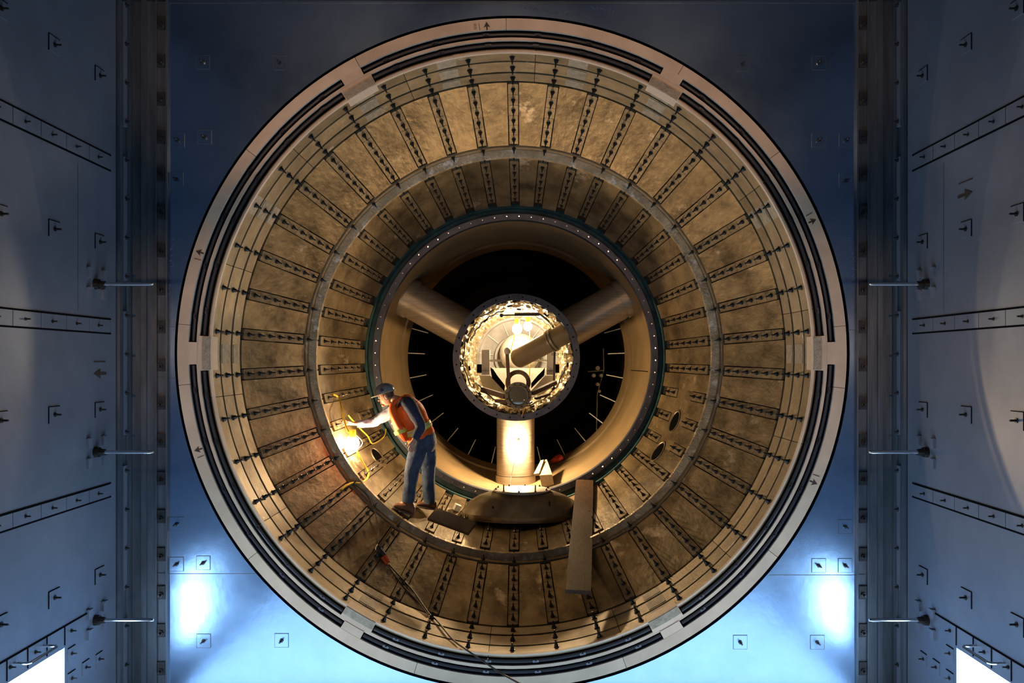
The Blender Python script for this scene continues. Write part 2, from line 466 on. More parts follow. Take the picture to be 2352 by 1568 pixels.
# stud plates on the bulkhead
fp = [(406, 1203), (406, 1295), (467, 1292), (468, 1471), (647, 1470), (1941, 1209), (1941, 1298), (1880, 1298), (1877, 1474), (1700, 1474),
      (405, 412), (408, 322), (470, 315), (466, 143), (643, 145), (1705, 148), (1880, 145), (1880, 322), (1943, 322), (1943, 415)]
for (x, y) in fp:
    c = P(x, y, DW)
    q = MB().box(c + Vector((0, -.003, 0)), (.135, .006, .135)); pl = q.build('stud_plate', 'front', front)
    q = MB()
    for dx, dz, sx_, sz_ in ((0, .068, .14, .003), (0, -.068, .14, .003), (.068, 0, .003, .14), (-.068, 0, .003, .14)):
        q.box(c + Vector((dx, -.0035, dz)), (sx_, .007, sz_))
    q.build('plate_edge', 'channel', pl)
    q = MB(); q.cyl(c + Vector((0, -.004, 0)), c + Vector((0, -.02, 0)), .022, .02, 6); q.cyl(c, c + Vector((0, -.075, 0)), .010, .009, 8)
    q.build('stud', 'studb', pl)
def seam(x0, y0, x1, y1):
    a = P(x0, y0, DW - .001); b = P(x1, y1, DW - .001)
    MB().beam(a, b, .003, .006).build('wall_seam', 'channel', front)
seam(362, 1317, 588, 1317); seam(1768, 1320, 1988, 1320); seam(362, 868, 404, 868); seam(1948, 757, 1988, 757); seam(362, 750, 404, 750); seam(362, 7, 1988, 7)
# chalk scribbles: short strokes
def scribble(x0, y0, dx, dy, cnt, vert, seed):
    r = random.Random(seed)
    q = MB()
    for i in range(cnt):
        x = x0 + dx * i; y = y0 + dy * i
        pts = []
        for k in range(4):
            pts.append(P(x + r.uniform(-5, 5), y + r.uniform(-5, 5), DW - .002))
        q.tube(pts, .0022, 4, True, 2)
    return q.build('chalk_writing', 'chalk', front)
scribble(1206, 18, 10.5, 1.5, 15, False, 1); scribble(1362, 18, 9, 1.6, 7, False, 2)
scribble(378, 575, 1.2, 9, 12, True, 3); scribble(397, 545, -.5, 9, 8, True, 5)
scribble(1952, 545, .8, 9, 14, True, 4); scribble(1963, 590, -.3, 10, 7, True, 6)

# ------------------------------------------------------------------ entrance ring
C = (AX, AZ)
ring = thing('entrance_ring', 'big pale flange ring with two black seal grooves around the tunnel mouth', 'ring', ORIG + Vector((0, 7.85, 0)))
YF = 7.66
def rr(px): return rp(px, YF)
q = MB()
q.sector(3.045, rr(769), 7.87, 7.95, 0, 360, 144, C)
q.sector(rr(744.5), rr(768.5), YF + .028, 7.869, 0, 360, 144, C)
q.sector(rr(720), rr(725), YF + .04, 7.869, 0, 360, 144, C)
part(q, 'base_ring', 'ringbase', ring)
seams = [-1, 30.8, 53, 85.3, 96, 127.5, 160, 197, 232, 264.5, 275, 307.5, 332, 359]
for a, b in zip(seams, seams[1:]):
    q = MB().sector(rr(743.5), rr(769), YF, YF + .025, a + .04, b - .04, max(6, int((b - a) / 2)), C)
    part(q, 'face_plate', 'ring', ring)
q = MB().sector(rr(719), rr(726), YF + .01, YF + .035, 0, 360, 144, C); part(q, 'middle_land', 'ring', ring)
q = MB().sector(rr(692.5), rr(697), YF + .01, 7.71, 0, 360, 144, C); part(q, 'inner_lip', 'ring', ring)
for a in (30, 90, 150, 210, 270, 330):
    q = MB().sector(rr(724.5), rr(745), YF + .002, 7.868, a - 2.0, a + 2.0, 6, C)
    q.sector(rr(695), rr(721), YF + .006, 7.868, a - 3.2, a + 3.2, 8, C)
    part(q, 'bridge_block', 'ring', ring)
    q = MB().sector(rr(694), rr(712), YF + .0, YF + .02, a - 3.1, a + 3.1, 8, C)
    part(q, 'filler_patch', 'patch', ring)
for ai in range(6):
    a0 = 30 + 60 * ai
    for (rc, gap) in ((735.5, 2.2), (711, 3.4)):
        q = MB(); pts = []
        for k in range(41):
            a = R(a0 + gap + (60 - 2 * gap) * k / 40); r_ = rr(rc)
            pts.append(Vector((AX + r_ * math.sin(a), 7.70, AZ + r_ * math.cos(a))))
        q.tube(pts, .017, 10)
        t = part(q, 'seal_tube', 'rubber', ring)
        for k in range(6):
            a = R(a0 + gap + 4.5 + (51 - 2 * gap) * k / 5); r_ = rr(rc)
            c_ = Vector((AX + r_ * math.sin(a), 7.682, AZ + r_ * math.cos(a)))
            q = MB(); q.box(c_, (.06, .012, .022), Matrix.Rotation(-a, 3, 'Y').inverted()); q.cyl(c_, c_ - Vector((0, .02, 0)), .01, .008, 6)
            sub(q, 'clip', 'studb', t, ring.location)
for a in (-4.4, 66.3, 113.2, 252.9, 287.9):
    q = MB(); rot = Matrix.Rotation(R(a), 3, 'Y')
    y = YF - .003; r0, r1 = rr(743), rr(763)
    def T(x, z): return ORIG + rot @ Vector((x, y, z))
    q.prism([T(0, r1), T(.032, r0 + .03), T(.007, r0 + .04), T(.007, r0 + .004), T(-.007, r0 + .004), T(-.007, r0 + .04), T(-.032, r0 + .03)], (0, .003, 0))
    q.beam(T(-.07, r0 + .008), T(-.075, r0 + .075), .004, .004)
    if a == -4.4:
        for zz in (.02, .035, .05, .065): q.beam(T(-.10, r0 + zz), T(-.128, r0 + zz + .004), .003, .002)
    part(q, 'arrow_mark', 'ink', ring)

# ------------------------------------------------------------------ studs on liner
def stud_mb(q, r, d, s=1.0, ang=0.0, lean=0.0):
    """stud at radius r, depth d, angle ang (deg), in axis coordinates"""
    a = R(ang); u = Vector((math.sin(a), 0, math.cos(a)))
    b = u * r + Vector((0, d, 0)); n_ = -u
    q.cyl(b + n_ * -.004, b + n_ * .008 * s, .026 * s, .026 * s, 8)
    q.tube([b + n_ * .008 * s, b + n_ * .026 * s, b + n_ * .034 * s, b + n_ * .068 * s], [.021 * s, .018 * s, .010 * s, .006 * s], 6)
    return q
STUD = MB(); stud_mb(STUD, 0, 0)
stud_me = None
def stud_obj(r, d, par, s=1.0):
    """individual stud on top centre line of an axis-rooted object"""
    global stud_me
    if stud_me is None:
        o = STUD.build('stud', 'stud'); stud_me = o.data; bpy.data.objects.remove(o)
    o = bpy.data.objects.new('stud', stud_me); COL.objects.link(o)
    o.parent = par; o.location = (0, d, r); o.scale = (s, s, s)
    return o

# stepped bands
names = ['outermost and nearest', 'middle', 'innermost']
bands = [(7.72, 7.99), (8.03, 8.27), (8.315, 8.53)]
for bi, (d0, d1) in enumerate(bands):
    g = thing('liner_band', '%s of three narrow bronze step bands inside the seal ring' % names[bi], 'band', ORIG, 'three step bands inside the mouth')
    q = MB().sector(rl(d1) + .028, rl(d0) + .09, d0 - .01, d1 + .03, 0, 360, 144)
    o = q.build('band_backing', 'backing', g)
    off = 0.0
    for ai in range(14):
        a0 = ai * 360 / 14 + 4.29 + .25; a1 = a0 + 360 / 14 - .12
        q = MB(); nn = 10
        r0, r1 = rl(d0), rl(d1)
        q.lathe([(r0 + .035, d0), (r0 + .002, d0), (r1 + .002, d1), (r1 + .035, d1)], nn, a0, a1)
        q.build('band_segment', 'band', g)
    for k in range(42):
        e = bpy.data.objects.new('stud', None)
    for k in range(42):
        a = k * 360 / 42
        if stud_me is None: stud_obj(0, 0, g)
        o = bpy.data.objects.new('stud', stud_me); COL.objects.link(o); o.parent = g
        r_ = rl((d0 + d1) / 2) ; ar = R(a)
        o.location = (r_ * math.sin(ar), (d0 + d1) / 2, r_ * math.cos(ar)); o.rotation_euler = (0, ar, 0); o.scale = (1.15,) * 3
    rb = random.Random(20 + bi)
    for ac in (12.86, 30, 90 - 0, 150, 210, 270, 330, 347.2, 61, 300):
        wd = 1.9
        q = MB(); r0, r1 = rl(d0 + .02) - .003, rl(d1 - .02) - .003
        q.lathe([(r0 + .02, d0 + .02), (r0, d0 + .02), (r1, d1 - .02), (r1 + .02, d1 - .02)], 4, ac - wd, ac + wd)
        q.build('filler_patch', 'patch', g)
# clean the unlinked empties
for o in list(bpy.data.objects):
    if o.type == 'EMPTY' and not o.users_collection: bpy.data.objects.remove(o)

def cone_section(name, label, d0, d1, strap0, strap1, nstud, cat, skip=(), seg=5, top='panel'):
    g = thing(name, label, cat, ORIG)
    N = 42; step = 360 / N
    # backing
    MB().lathe([(rl(d0) + .03, d0), (rl(d1) + .03, d1), (rl(d1) + .07, d1), (rl(d0) + .07, d0), (rl(d0) + .03, d0)], 168).build('backing_shell', 'backing', g)
    HW = .056; GAP = .010
    def ring_at(d, a0, a1, m, off): 
        return [Vector(((rl(d) + off) * math.sin(a0 + (a1 - a0) * k / m), d, (rl(d) + off) * math.cos(a0 + (a1 - a0) * k / m))) for k in range(m + 1)]
    q = MB(); m = 8
    e = .012
    ds = [d0 + e + (d1 - d0 - 2 * e) * i / 6 for i in range(7)]
    rings = []
    def half(d): return R(step / 2) - (HW + GAP) / rl(d)
    rings.append(ring_at(ds[0], -half(ds[0]), half(ds[0]), m, .03))
    for d in ds: rings.append(ring_at(d, -half(d), half(d), m, 0))
    rings.append(ring_at(ds[-1], -half(ds[-1]), half(ds[-1]), m, .03))
    q.loft(rings, cap=False, closed=False)
    for e_ in (0, m):     # side walls
        for i in range(len(ds) - 1):
            s_ = -1 if e_ == 0 else 1
            A = rings[i + 1][e_]; B = rings[i + 2][e_]
            A2 = A + Vector((A.x, 0, A.z)).normalized() * .03; B2 = B + Vector((B.x, 0, B.z)).normalized() * .03
            q.add([A, B, B2, A2], [(0, 1, 2, 3)])
    p0 = q.build('liner_panel', top, g)
    p0.rotation_euler = (0, R(step / 2), 0)
    for k in range(1, N): copy(p0, g, step / 2 + k * step)
    # strap
    q = MB()
    n_t = nstud
    L = (strap1 - strap0) / n_t
    pos = []
    for i in range(n_t):
        a = strap0 + L * i + .0025; b = strap0 + L * (i + 1) - .0025
        up = -.006
        w_ = HW - (.004 if (i >= n_t // 2) else 0)
        ra, rb_ = rl(a) + up, rl(b) + up
        q.add([(-w_, a, ra), (w_, a, ra), (w_, b, rb_), (-w_, b, rb_), (-w_, a, ra + .034), (w_, a, ra + .034), (w_, b, rb_ + .034), (-w_, b, rb_ + .034)],
              [(0, 1, 2, 3), (4, 5, 1, 0), (5, 6, 2, 1), (6, 7, 3, 2), (7, 4, 0, 3)])
        for sx in (-1, 1):   # raised edge bead
            q.add([(sx * w_, a, ra - .005), (sx * (w_ - .007), a, ra - .005), (sx * (w_ - .007), b, rb_ - .005), (sx * w_, b, rb_ - .005), (sx * w_, a, ra + .01), (sx * (w_ - .007), a, ra + .01), (sx * (w_ - .007), b, rb_ + .01), (sx * w_, b, rb_ + .01)],
                  [(0, 1, 2, 3), (0, 4, 5, 1), (3, 2, 6, 7), (0, 3, 7, 4), (1, 5, 6, 2)])
        pos.append((a + b) / 2)
    # end bar
    s0 = q.build('strap', 'strap', g, 20)
    rest = MB()
    ks = list(range(N))
    first = True
    for k in ks:
        if k in skip: continue
        o = s0 if first else copy_only(s0, g)
        o.rotation_euler = (0, R(k * step), 0)
        for d in pos[:2]: stud_obj(rl(d) - .006, d, o)
        for d in pos[2:]: stud_mb(rest, rl(d) - .006, d, 1.0, k * step)
        first = False
    o = rest.build('stud', 'stud', g); tag(o, kind='stuff')
    return g
def copy_only(o, parent):
    c = o.copy(); COL.objects.link(c); c.parent = parent; return c

sec1 = cone_section('tunnel_liner', 'wide outer band of bronze liner panels with radial bolted straps', 8.565, 9.585, 8.60, 9.54, 6, 'tunnel liner')
sec2 = cone_section('throat_liner', 'inner ring of darker liner panels between bright rib and teal flange', 9.765, 11.70, 9.90, 11.45, 6, 'tunnel liner', skip=(12, 13, 14, 29))

# interrupted straps beside the access holes
def short_strap(k, d0, d1, n_):
    o_ = MB(); L = (d1 - d0) / n_
    for i in range(n_):
        a = d0 + L * i + .0025; b = d0 + L * (i + 1) - .0025
        o_.add([(-.056, a, rl(a) - .006), (.056, a, rl(a) - .006), (.056, b, rl(b) - .006), (-.056, b, rl(b) - .006), (-.056, a, rl(a) + .03), (.056, a, rl(a) + .03), (.056, b, rl(b) + .03), (-.056, b, rl(b) + .03)],
               [(0, 1, 2, 3), (4, 5, 1, 0), (5, 6, 2, 1), (6, 7, 3, 2), (7, 4, 0, 3)])
    s_ = o_.build('strap', 'strap', sec2, 20); s_.rotation_euler = (0, R(k * 360 / 42), 0)
    for i in range(n_): stud_obj(rl(d0 + L * (i + .5)) - .006, d0 + L * (i + .5), s_)
for k in (12, 13, 14, 29):
    short_strap(k, 9.90, 10.35, 2); short_strap(k, 10.95, 11.45, 2)
# fill between with plain plate + access holes
for k in (12, 13, 14, 29):
    q = MB(); a, b = 10.36, 10.94
    q.add([(-.066, a, rl(a)), (.066, a, rl(a)), (.066, b, rl(b)), (-.066, b, rl(b))], [(0, 1, 2, 3)])
    o = q.build('filler_plate', 'panel', sec2); o.rotation_euler = (0, R(k * 360 / 42), 0)
for (px, py, nm) in ((1550, 968, 'upper'), (1512, 1037, 'lower'), (868, 1050, 'left')):
    c_ = liner(px, py, 0); rv = Vector((c_.x - AX, 0, c_.z - AZ)); rr_ = rv.length; ang = math.atan2(rv.x, rv.z); dc = c_.y
    nm_lab = {'upper': 'upper of two dark oval access holes right of the throat', 'lower': 'lower of two dark oval access holes right of the throat', 'left': 'oval access hole in liner just right of the worker lamp'}[nm]
    g = thing('access_hole', nm_lab, 'hole', c_)
    def ov(rad, off, m=32):
        out = []
        for k in range(m):
            t = 2 * PI * k / m; d = dc + rad * math.cos(t) * 1.0; a = ang + rad * math.sin(t) / rr_
            out.append(Vector((AX + (rl(d) - off) * math.sin(a), d, AZ + (rl(d) - off) * math.cos(a))))
        return out
    part(MB().loft([ov(.135, .0045), ov(.02, .0045)], cap=True), 'dark_opening', 'black', g)
    part(MB().loft([ov(.165, -.002), ov(.165, .010), ov(.150, .012), ov(.140, .008), ov(.135, 0.0)], cap=False), 'rim', 'strap', g)

# rib ring between the sections
g = thing('rib_ring', 'bright crinkled rib ring dividing outer and inner liner panels', 'ring', ORIG)
def jit(p, a, r, y):
    n_ = noise.noise(Vector((a * 28, y * 20, 3))) * .006 + noise.noise(Vector((a * 6, y * 3, 9))) * .004
    u = Vector((math.sin(a), 0, math.cos(a))); return p + u * n_
r0, r1 = rl(9.6), rl(9.75)
MB().lathe([(r0 + .05, 9.583), (r0 + .05, 9.765)], 168).build('rib_base', 'backing', g)
MB().lathe([(r0 + .03, 9.600), (r0 - .006, 9.600), (r0 - .016, 9.658), (r0 + .02, 9.659)], 168).build('rib_front', 'band', g)
MB().lathe([(r0 + .03, 9.667), (r0 - .020, 9.668), (r1 - .026, 9.70), (r1 - .034, 9.742), (r1 - .028, 9.752), (r1 + .04, 9.753)], 336, jit=jit).build('rib', 'rib', g, 50)
for k in range(42):
    for d in (9.612, 9.735):
        ar = R(k * 360 / 42); r_ = rl(d) - .012
        o = bpy.data.objects.new('stud', stud_me); COL.objects.link(o); o.parent = g
        o.location = (r_ * math.sin(ar), d, r_ * math.cos(ar)); o.rotation_euler = (0, ar, 0); o.scale = (.9,) * 3

# ------------------------------------------------------------------ throat flange and duct
fl = thing('throat_flange', 'dark teal and grey bolted flange ring around the inner throat', 'flange', ORIG)
r345, r330, r315 = rl(11.7), rp(329, 11.8), rp(313, 11.85)
MB().lathe([(r345 + .05, 11.702), (r345 - .01, 11.702), (r345 - .02, 11.72), (r345 - .02, 11.84), (r330, 11.85), (r330 + .02, 11.95), (r345 + .05, 11.95), (r345 + .05, 11.702)], 144).build('teal_ring', 'teal', fl)
MB().lathe([(r330 + .01, 11.849), (r330 - .005, 11.80), (r315, 11.80), (r315, 11.93)], 144).build('grey_ring', 'greyfl', fl)
fb = MB()
for k in range(72):
    a = R(k * 5 + 1.5); r_ = (r330 + r315) / 2
    c_ = Vector((r_ * math.sin(a), 11.80, r_ * math.cos(a)))
    MB().cyl(c_, c_ - Vector((0, .022, 0)), .013, .011, 6).build('flange_bolt', 'chrome', fl)

DHC = (P(1186, 820.5, 11.9).x, P(1186, 820.5, 11.9).z)
duct = thing('fan_duct', 'tan painted duct wall running back behind the throat flange', 'duct', ORIG)
MB().lathe([(rp(312, 11.93), 11.93), (rp(306, 12.0), 12.0), (rp(266, 13.5), 13.5), (rp(266, 13.5) + .06, 13.5)], 144).build('duct_wall', 'duct', duct)
MB().lathe([(rp(262, 13.5) + .07, 13.502), (rp(262, 13.5) + .07, 13.58), (rp(261, 13.58), 13.582), (rp(249, 14.0), 14.0), (rp(249, 14.0) + .1, 14.0)], 144).build('rear_duct_ring', 'duct', duct)
MB().lathe([(rp(262, 13.5) + .1, 13.50), (rp(262, 13.5) + .1, 13.6)], 96).build('duct_joint', 'backing', duct)
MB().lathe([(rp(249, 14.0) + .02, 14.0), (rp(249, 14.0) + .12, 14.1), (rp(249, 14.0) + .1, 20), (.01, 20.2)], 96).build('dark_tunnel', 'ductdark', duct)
q = MB()
for a in (97.0,):
    q.sector(rp(270, 12.9) + .0, rp(330, 12.0), 12.0, 13.5, a, a + .25, 1)
# seam on the duct
def ductr(d): return rp(306, 12.0) + (rp(266, 13.5) - rp(306, 12.0)) * (d - 12.0) / 1.5
q = MB(); a = R(96.5)
q.beam(Vector(((ductr(12.0) - .003) * math.sin(a), 12.0, (ductr(12) - .003) * math.cos(a))), Vector(((ductr(13.48) - .003) * math.sin(a), 13.48, (ductr(13.48) - .003) * math.cos(a))), .02, .006)
q.build('duct_seam', 'backing', duct)

for k in range(1, 10):  # white rods stand in for the lit edges of fan blades
    for s_ in (-1, 1):
        a = 180 - s_ * k * 13.2
        ar = R(a); u = Vector((math.sin(ar), 0, math.cos(ar)))
        d = 14.02
        nm = thing('blade_edge_rod', 'thin rod for a lit blade edge, number counted %s' % k, 'rod') if False else None
        q = MB()
        b = ORIG + u * (rp(249, 14.0) + .06) + Vector((0, d + .05, 0)); t = ORIG + u * rp(211, 14) + Vector((0, d + .04, 0))
        q.cyl(b, t, .010, .008, 8)
        o = q.build('blade_edge_rod', 'white')
        tag(o, 'white rod for a lit blade edge on the %s of the dark duct, %s up from bottom strut' % ('right' if s_ > 0 else 'left', ['first', 'second', 'third', 'fourth', 'fifth', 'sixth', 'seventh', 'eighth', 'ninth'][k - 1]), 'rod', 'lit blade edges in the fan duct')
# dim equipment seen in the dark on the right
g = thing('valve_cluster', 'dim tangle of pipe fittings in the dark right of the hub', 'pipework', P(1375, 860, 14.6))
for (x, y, w, h) in ((1372, 845, 10, 10), (1363, 862, 9, 12), (1380, 862, 8, 8), (1372, 882, 8, 16), (1376, 898, 7, 10)):
    c_ = P(x, y, 14.6); part(MB().cyl(c_ - Vector((0, .1, 0)), c_ + Vector((0, .1, 0)), w * .004, w * .0045, 10), 'fitting', 'dome', g)
part(MB().tube([P(1350, 853, 14.6), P(1370, 852, 14.6), P(1386, 850, 14.6)], .012, 6), 'pipe', 'dome', g)
part(MB().tube([P(1386, 800, 14.6), P(1387, 850, 14.6), P(1372, 905, 14.6), P(1370, 1000, 14.6)], .010, 6), 'pipe', 'dome', g)

# ------------------------------------------------------------------ hub nacelle with struts
hub = thing('hub_nacelle', 'round central hub with grey bolted front flange held by three struts', 'hub', (DHC[0], 11.9, DHC[1]))
R0 = rp(146, 11.9); R1 = rp(131, 11.9)
part(MB().lathe([(R1, 12.4), (R1, 11.885), (R0, 11.885), (R0, 11.93), (R0 - .03, 11.94), (R0 - .01, 12.1), (R0, 12.5), (R0, 15.2), (.2, 15.3)], 96, c=DHC), 'shell', 'hubgrey', hub)
for k in range(28):
    a = R(k * 360 / 28 + 6); r_ = (R0 + R1) / 2
    c_ = Vector((DHC[0] + r_ * math.sin(a), 11.886, DHC[1] + r_ * math.cos(a)))
    part(MB().cyl(c_, c_ - Vector((0, .006, 0)), .013, .012, 8), 'flange_bolt', 'black', hub)
def fj(p, a, r, y):
    n_ = noise.noise(Vector((a * 9, y * 14, 1))) * .05 + noise.noise(Vector((a * 24, y * 40, 5))) * .022
    return p + Vector((math.sin(a), noise.noise(Vector((a * 20, y * 9, 8))) * .8, math.cos(a))) * n_
prof = []
for i in range(40):
    t = i / 39; prof.append((R1 - .01 - .12 * t + .022 * math.sin(t * 50), 11.93 + 1.9 * t))
part(MB().lathe(prof, 220, c=DHC, jit=fj), 'foil_lining', 'foil', hub, ang=25)
RB = .735
part(MB().lathe([(RB + .1, 13.80), (RB - .05, 13.80), (RB - .07, 13.86), (.42, 14.02), (.40, 13.96), (.36, 13.96), (.34, 14.0), (.001, 14.1)], 64, c=DHC), 'bulkhead', 'greyp', hub)
part(MB().ell((DHC[0] + .05, 13.9, DHC[1] + .08), (.36, .30, .36)), 'inner_dome', 'cream', hub)
for k in range(12):
    a = R(k * 30 + 8); u = Vector((math.sin(a), 0, math.cos(a))); o_ = Vector((DHC[0], 0, DHC[1]))
    part(MB().beam(o_ + u * .43 + Vector((0, 13.99, 0)), o_ + u * (RB - .07) + Vector((0, 13.85, 0)), .012, .012), 'bulkhead_rib', 'cream', hub)
# struts
SR = .305
for a, nm in ((180, 'down'), (299, 'upleft'), (61, 'upright')):
    ar = R(a); u = Vector((math.sin(ar), 0, math.cos(ar)))
    o_ = Vector((DHC[0], 12.62, DHC[1])); 
    if nm == 'down': o_ = Vector((P(1184, 0, 12.3).x, 12.62, DHC[1]))
    q = MB(); L0, L1 = R0 - .04, rp(300, 12.3) + .15
    q.cyl(o_ + u * L0, o_ + u * L1, SR, SR, 48, False)
    if nm == 'down':
        for t in (1.95, 1.86): q.cyl(o_ + u * t, o_ + u * (t + .012), SR + .004, SR + .004, 48)
    q.cyl(o_ + u * (L1 - .32), o_ + u * (L1), SR + .015, SR + .03, 48, False)
    part(q, 'strut', 'strut', hub, {'down': 'vertical strut standing below the hub, brightly lit'}.get(nm))

# things inside the hub
def hp(px, py, d): return P(px, py, d)
for (x0, x1, side) in ((1107, 1125, 'left'), (1255, 1273, 'right')):
    d = 12.7; c_ = hp((x0 + x1) / 2, 832, d)
    g = thing('equipment_box', 'tall cream equipment box on the %s inside the hub' % side, 'box', c_)
    w = (x1 - x0) * d / F; h = 57 * d / F
    part(MB().box(c_, (w, .18, h)), 'case', 'cream', g)
    part(MB().box(c_ + Vector((0, -.092, -h * .33)), (w * 1.04, .01, .004)), 'lid_seam', 'black', g)
    s_ = 1 if side == 'left' else -1
    part(MB().box(c_ + Vector((s_ * .16, 0, .03)), (.22, .04, .035)), 'bracket_arm', 'cream', g)
    part(MB().box(c_ + Vector((-s_ * .10, 0.02, -.10)), (.09, .06, .14)), 'side_bracket', 'black', g)
    for k in range(3): 
        b_ = c_ + Vector((0, -.09, -h * .38 + .03 * k)); part(MB().cyl(b_, b_ - Vector((0, .006, 0)), .006, .006, 6), 'screw', 'stud', g)
for side, poly, slot in (('left', [(1100, 862), (1126, 862), (1170, 905), (1140, 912), (1112, 895)], [(1126, 843), (1133, 848), (1142, 862), (1160, 885), (1158, 898), (1130, 868)]),
                         ('right', [(1280, 862), (1252, 862), (1215, 903), (1240, 908), (1268, 890)], [(1252, 843), (1247, 850), (1235, 862), (1220, 880), (1220, 892), (1250, 862)])):
    g = thing('floor_plate', 'cream sloping floor plate on the %s side inside the hub' % side, 'plate', hp(*poly[0], 12.9))
    part(MB().prism([hp(x, y, 12.9) for x, y in poly], (0, .03, 0)), 'plate', 'cream', g)
    part(MB().prism([hp(x, y, 12.84) for x, y in slot], (0, .04, 0)), 'dark_brace', 'black', g)
g = thing('lower_bulkhead_plate', 'broad cream plate at the bottom back of the hub', 'plate', hp(1190, 880, 13.3))
part(MB().prism([hp(x, y, 13.35) for x, y in ((1125, 845), (1255, 845), (1225, 900), (1155, 900))], (0, .04, 0)), 'plate', 'cream', g)
# post
g = thing('support_post', 'dark slim vertical post left of the porthole inside the hub', 'post', hp(1167, 888, 12.25))
part(MB().beam(hp(1165, 812, 12.25), hp(1169, 888, 12.25), .055, .055, (0, 1, 0)), 'post', 'boot', g)
part(MB().ell(hp(1165, 806, 12.25), (.05, .05, .06)), 'knob', 'cream', g)
# capsule
a_, b_ = hp(1192, 822, 12.45), hp(1313, 758, 12.05)
dirv = (b_ - a_).normalized()
g = thing('diagonal_cylinder', 'large tan metal cylinder with rounded end lying diagonally in the hub', 'cylinder', a_)
rc = .158
q = MB(); pts = [a_ - dirv * (rc * .75)]; rs = [.02]
for t in (.15, .35, .6, .85): pts.append(a_ - dirv * (rc * .75 * (1 - t))); rs.append(rc * math.sin(math.acos(1 - t) if t < 1 else PI / 2))
pts += [a_ + dirv * .08, a_ + dirv * .60]; rs += [rc, rc]
q.tube(pts, rs, 32)
part(q, 'barrel', 'duct', g)
part(MB().cyl(a_ + dirv * .60, a_ + dirv * .635, rc + .025, rc + .025, 32).cyl(a_ + dirv * .65, a_ + dirv * .69, rc + .028, rc + .028, 32), 'collar', 'dome', g)
part(MB().cyl(a_ + dirv * .69, b_ , rc, rc, 32), 'rear_barrel', 'duct', g)
# porthole
c_ = hp(1190, 908, 11.98)
g = thing('porthole', 'round bolted glass porthole at the bottom of the hub mouth', 'porthole', c_)
rO, rG = rp(31, 11.98), rp(21, 11.98)
part(MB().lathe([(rG, 12.0), (rG, 11.975), (rG + .015, 11.955), (rG + .02, 11.975), (rO, 11.975), (rO, 12.02), (rO - .03, 12.03), (rO - .03, 12.3)], 48, c=(c_.x, c_.z)), 'frame', 'dome', g)
part(MB().lathe([(.001, 11.97), (rG * .6, 11.975), (rG, 11.985)], 48, c=(c_.x, c_.z)), 'glass', 'glass', g)
for k in range(12):
    a = R(k * 30 + 12); r_ = rO - .03; b = Vector((c_.x + r_ * math.sin(a), 11.976, c_.z + r_ * math.cos(a)))
    part(MB().cyl(b, b - Vector((0, .012, 0)), .012, .010, 6), 'bolt', 'stud', g)
c_ = hp(1190, 878, 12.35)
g = thing('pipe_flange', 'tan curved pipe flange just above the porthole in the hub', 'flange', c_)
part(MB().lathe([(.13, 12.36), (.13, 12.33), (.20, 12.33), (.20, 12.37), (.17, 12.38), (.17, 12.9)], 40, c=(c_.x, c_.z)), 'rim', 'duct', g)
for k in range(10):
    a = R(k * 36); r_ = .175; b = Vector((c_.x + r_ * math.sin(a), 12.33, c_.z + r_ * math.cos(a)))
    part(MB().cyl(b, b - Vector((0, .01, 0)), .009, .009, 6), 'bolt', 'stud', g)
# boards in the hub
def board(name, label, a, b, w, h, m='wood', up=(0, 0, 1)):
    q = MB().beam(a, b, w, h, up); o = q.build(name, m, base=(Vector(a) + Vector(b)) / 2); return tag(o, label, 'board')
board('timber_board', 'short timber board lying left of the porthole in the hub', hp(1108, 894, 12.2), hp(1160, 910, 12.05), .10, .075)
board('timber_board', 'short timber board rising right of the porthole in the hub', hp(1222, 903, 12.05), hp(1276, 878, 12.25), .10, .06)
board('timber_board', 'small wood scrap tucked low left beside the porthole', hp(1140, 920, 12.15), hp(1166, 924, 12.02), .08, .05)
board('timber_board', 'small wood scrap tucked low right beside the porthole', hp(1230, 915, 12.1), hp(1262, 905, 12.2), .08, .035)
# pipes, rods and cable arcs
g = thing('overhead_actuator', 'dark horizontal actuator rod under the top of the hub', 'actuator', hp(1195, 722, 12.4))
part(MB().cyl(hp(1152, 724, 12.4), hp(1185, 723, 12.4), .012, .012, 8), 'rod', 'stud', g)
part(MB().cyl(hp(1182, 722, 12.4), hp(1240, 721, 12.4), .030, .030, 14), 'body', 'stud', g)
part(MB().ell(hp(1152, 724, 12.4), (.032, .02, .032)), 'rod_end', 'stud', g)
part(MB().tube([hp(1240, 721, 12.4), hp(1258, 735, 12.4), hp(1272, 752, 12.45)], .018, 8), 'hose', 'stud', g)
o = MB().cyl(hp(1274, 808, 12.3), hp(1272, 892, 12.3), .018, .018, 10).build('vertical_tube', 'studb'); tag(o, 'slim dark vertical tube at the right inside the hub', 'tube')
cable_specs = [(122, 205, 335, 12.1, .010, 'dcord', 'long dark cable curving round the left inner rim of the hub'),
               (113, 100, 200, 12.2, .009, 'dcord', 'dark cable curving round the lower right inner rim of the hub'),
               (112, 290, 345, 12.35, .011, 'studb', 'steel pipe arching across the upper left of the hub'),
               (108, 160, 235, 12.3, .012, 'studb', 'steel pipe curving along the bottom left inside the hub'),
               (104, 20, 75, 12.5, .012, 'cage', 'pale pipe arching across the upper right of the hub')]
for (rpx, a0, a1, d, th, m_, lab) in cable_specs:
    pts = []
    for k in range(25):
        a = R(a0 + (a1 - a0) * k / 24); r_ = rp(rpx, d) + .01 * math.sin(k * 1.3)
        pts.append(Vector((DHC[0] + r_ * math.sin(a), d, DHC[1] + r_ * math.cos(a))))
    o = MB().tube(pts, th, 8).build('hub_cable' if 'cable' in lab else 'hub_pipe', m_); tag(o, lab, 'cable' if 'cable' in lab else 'pipe')
r_ = random.Random(5)
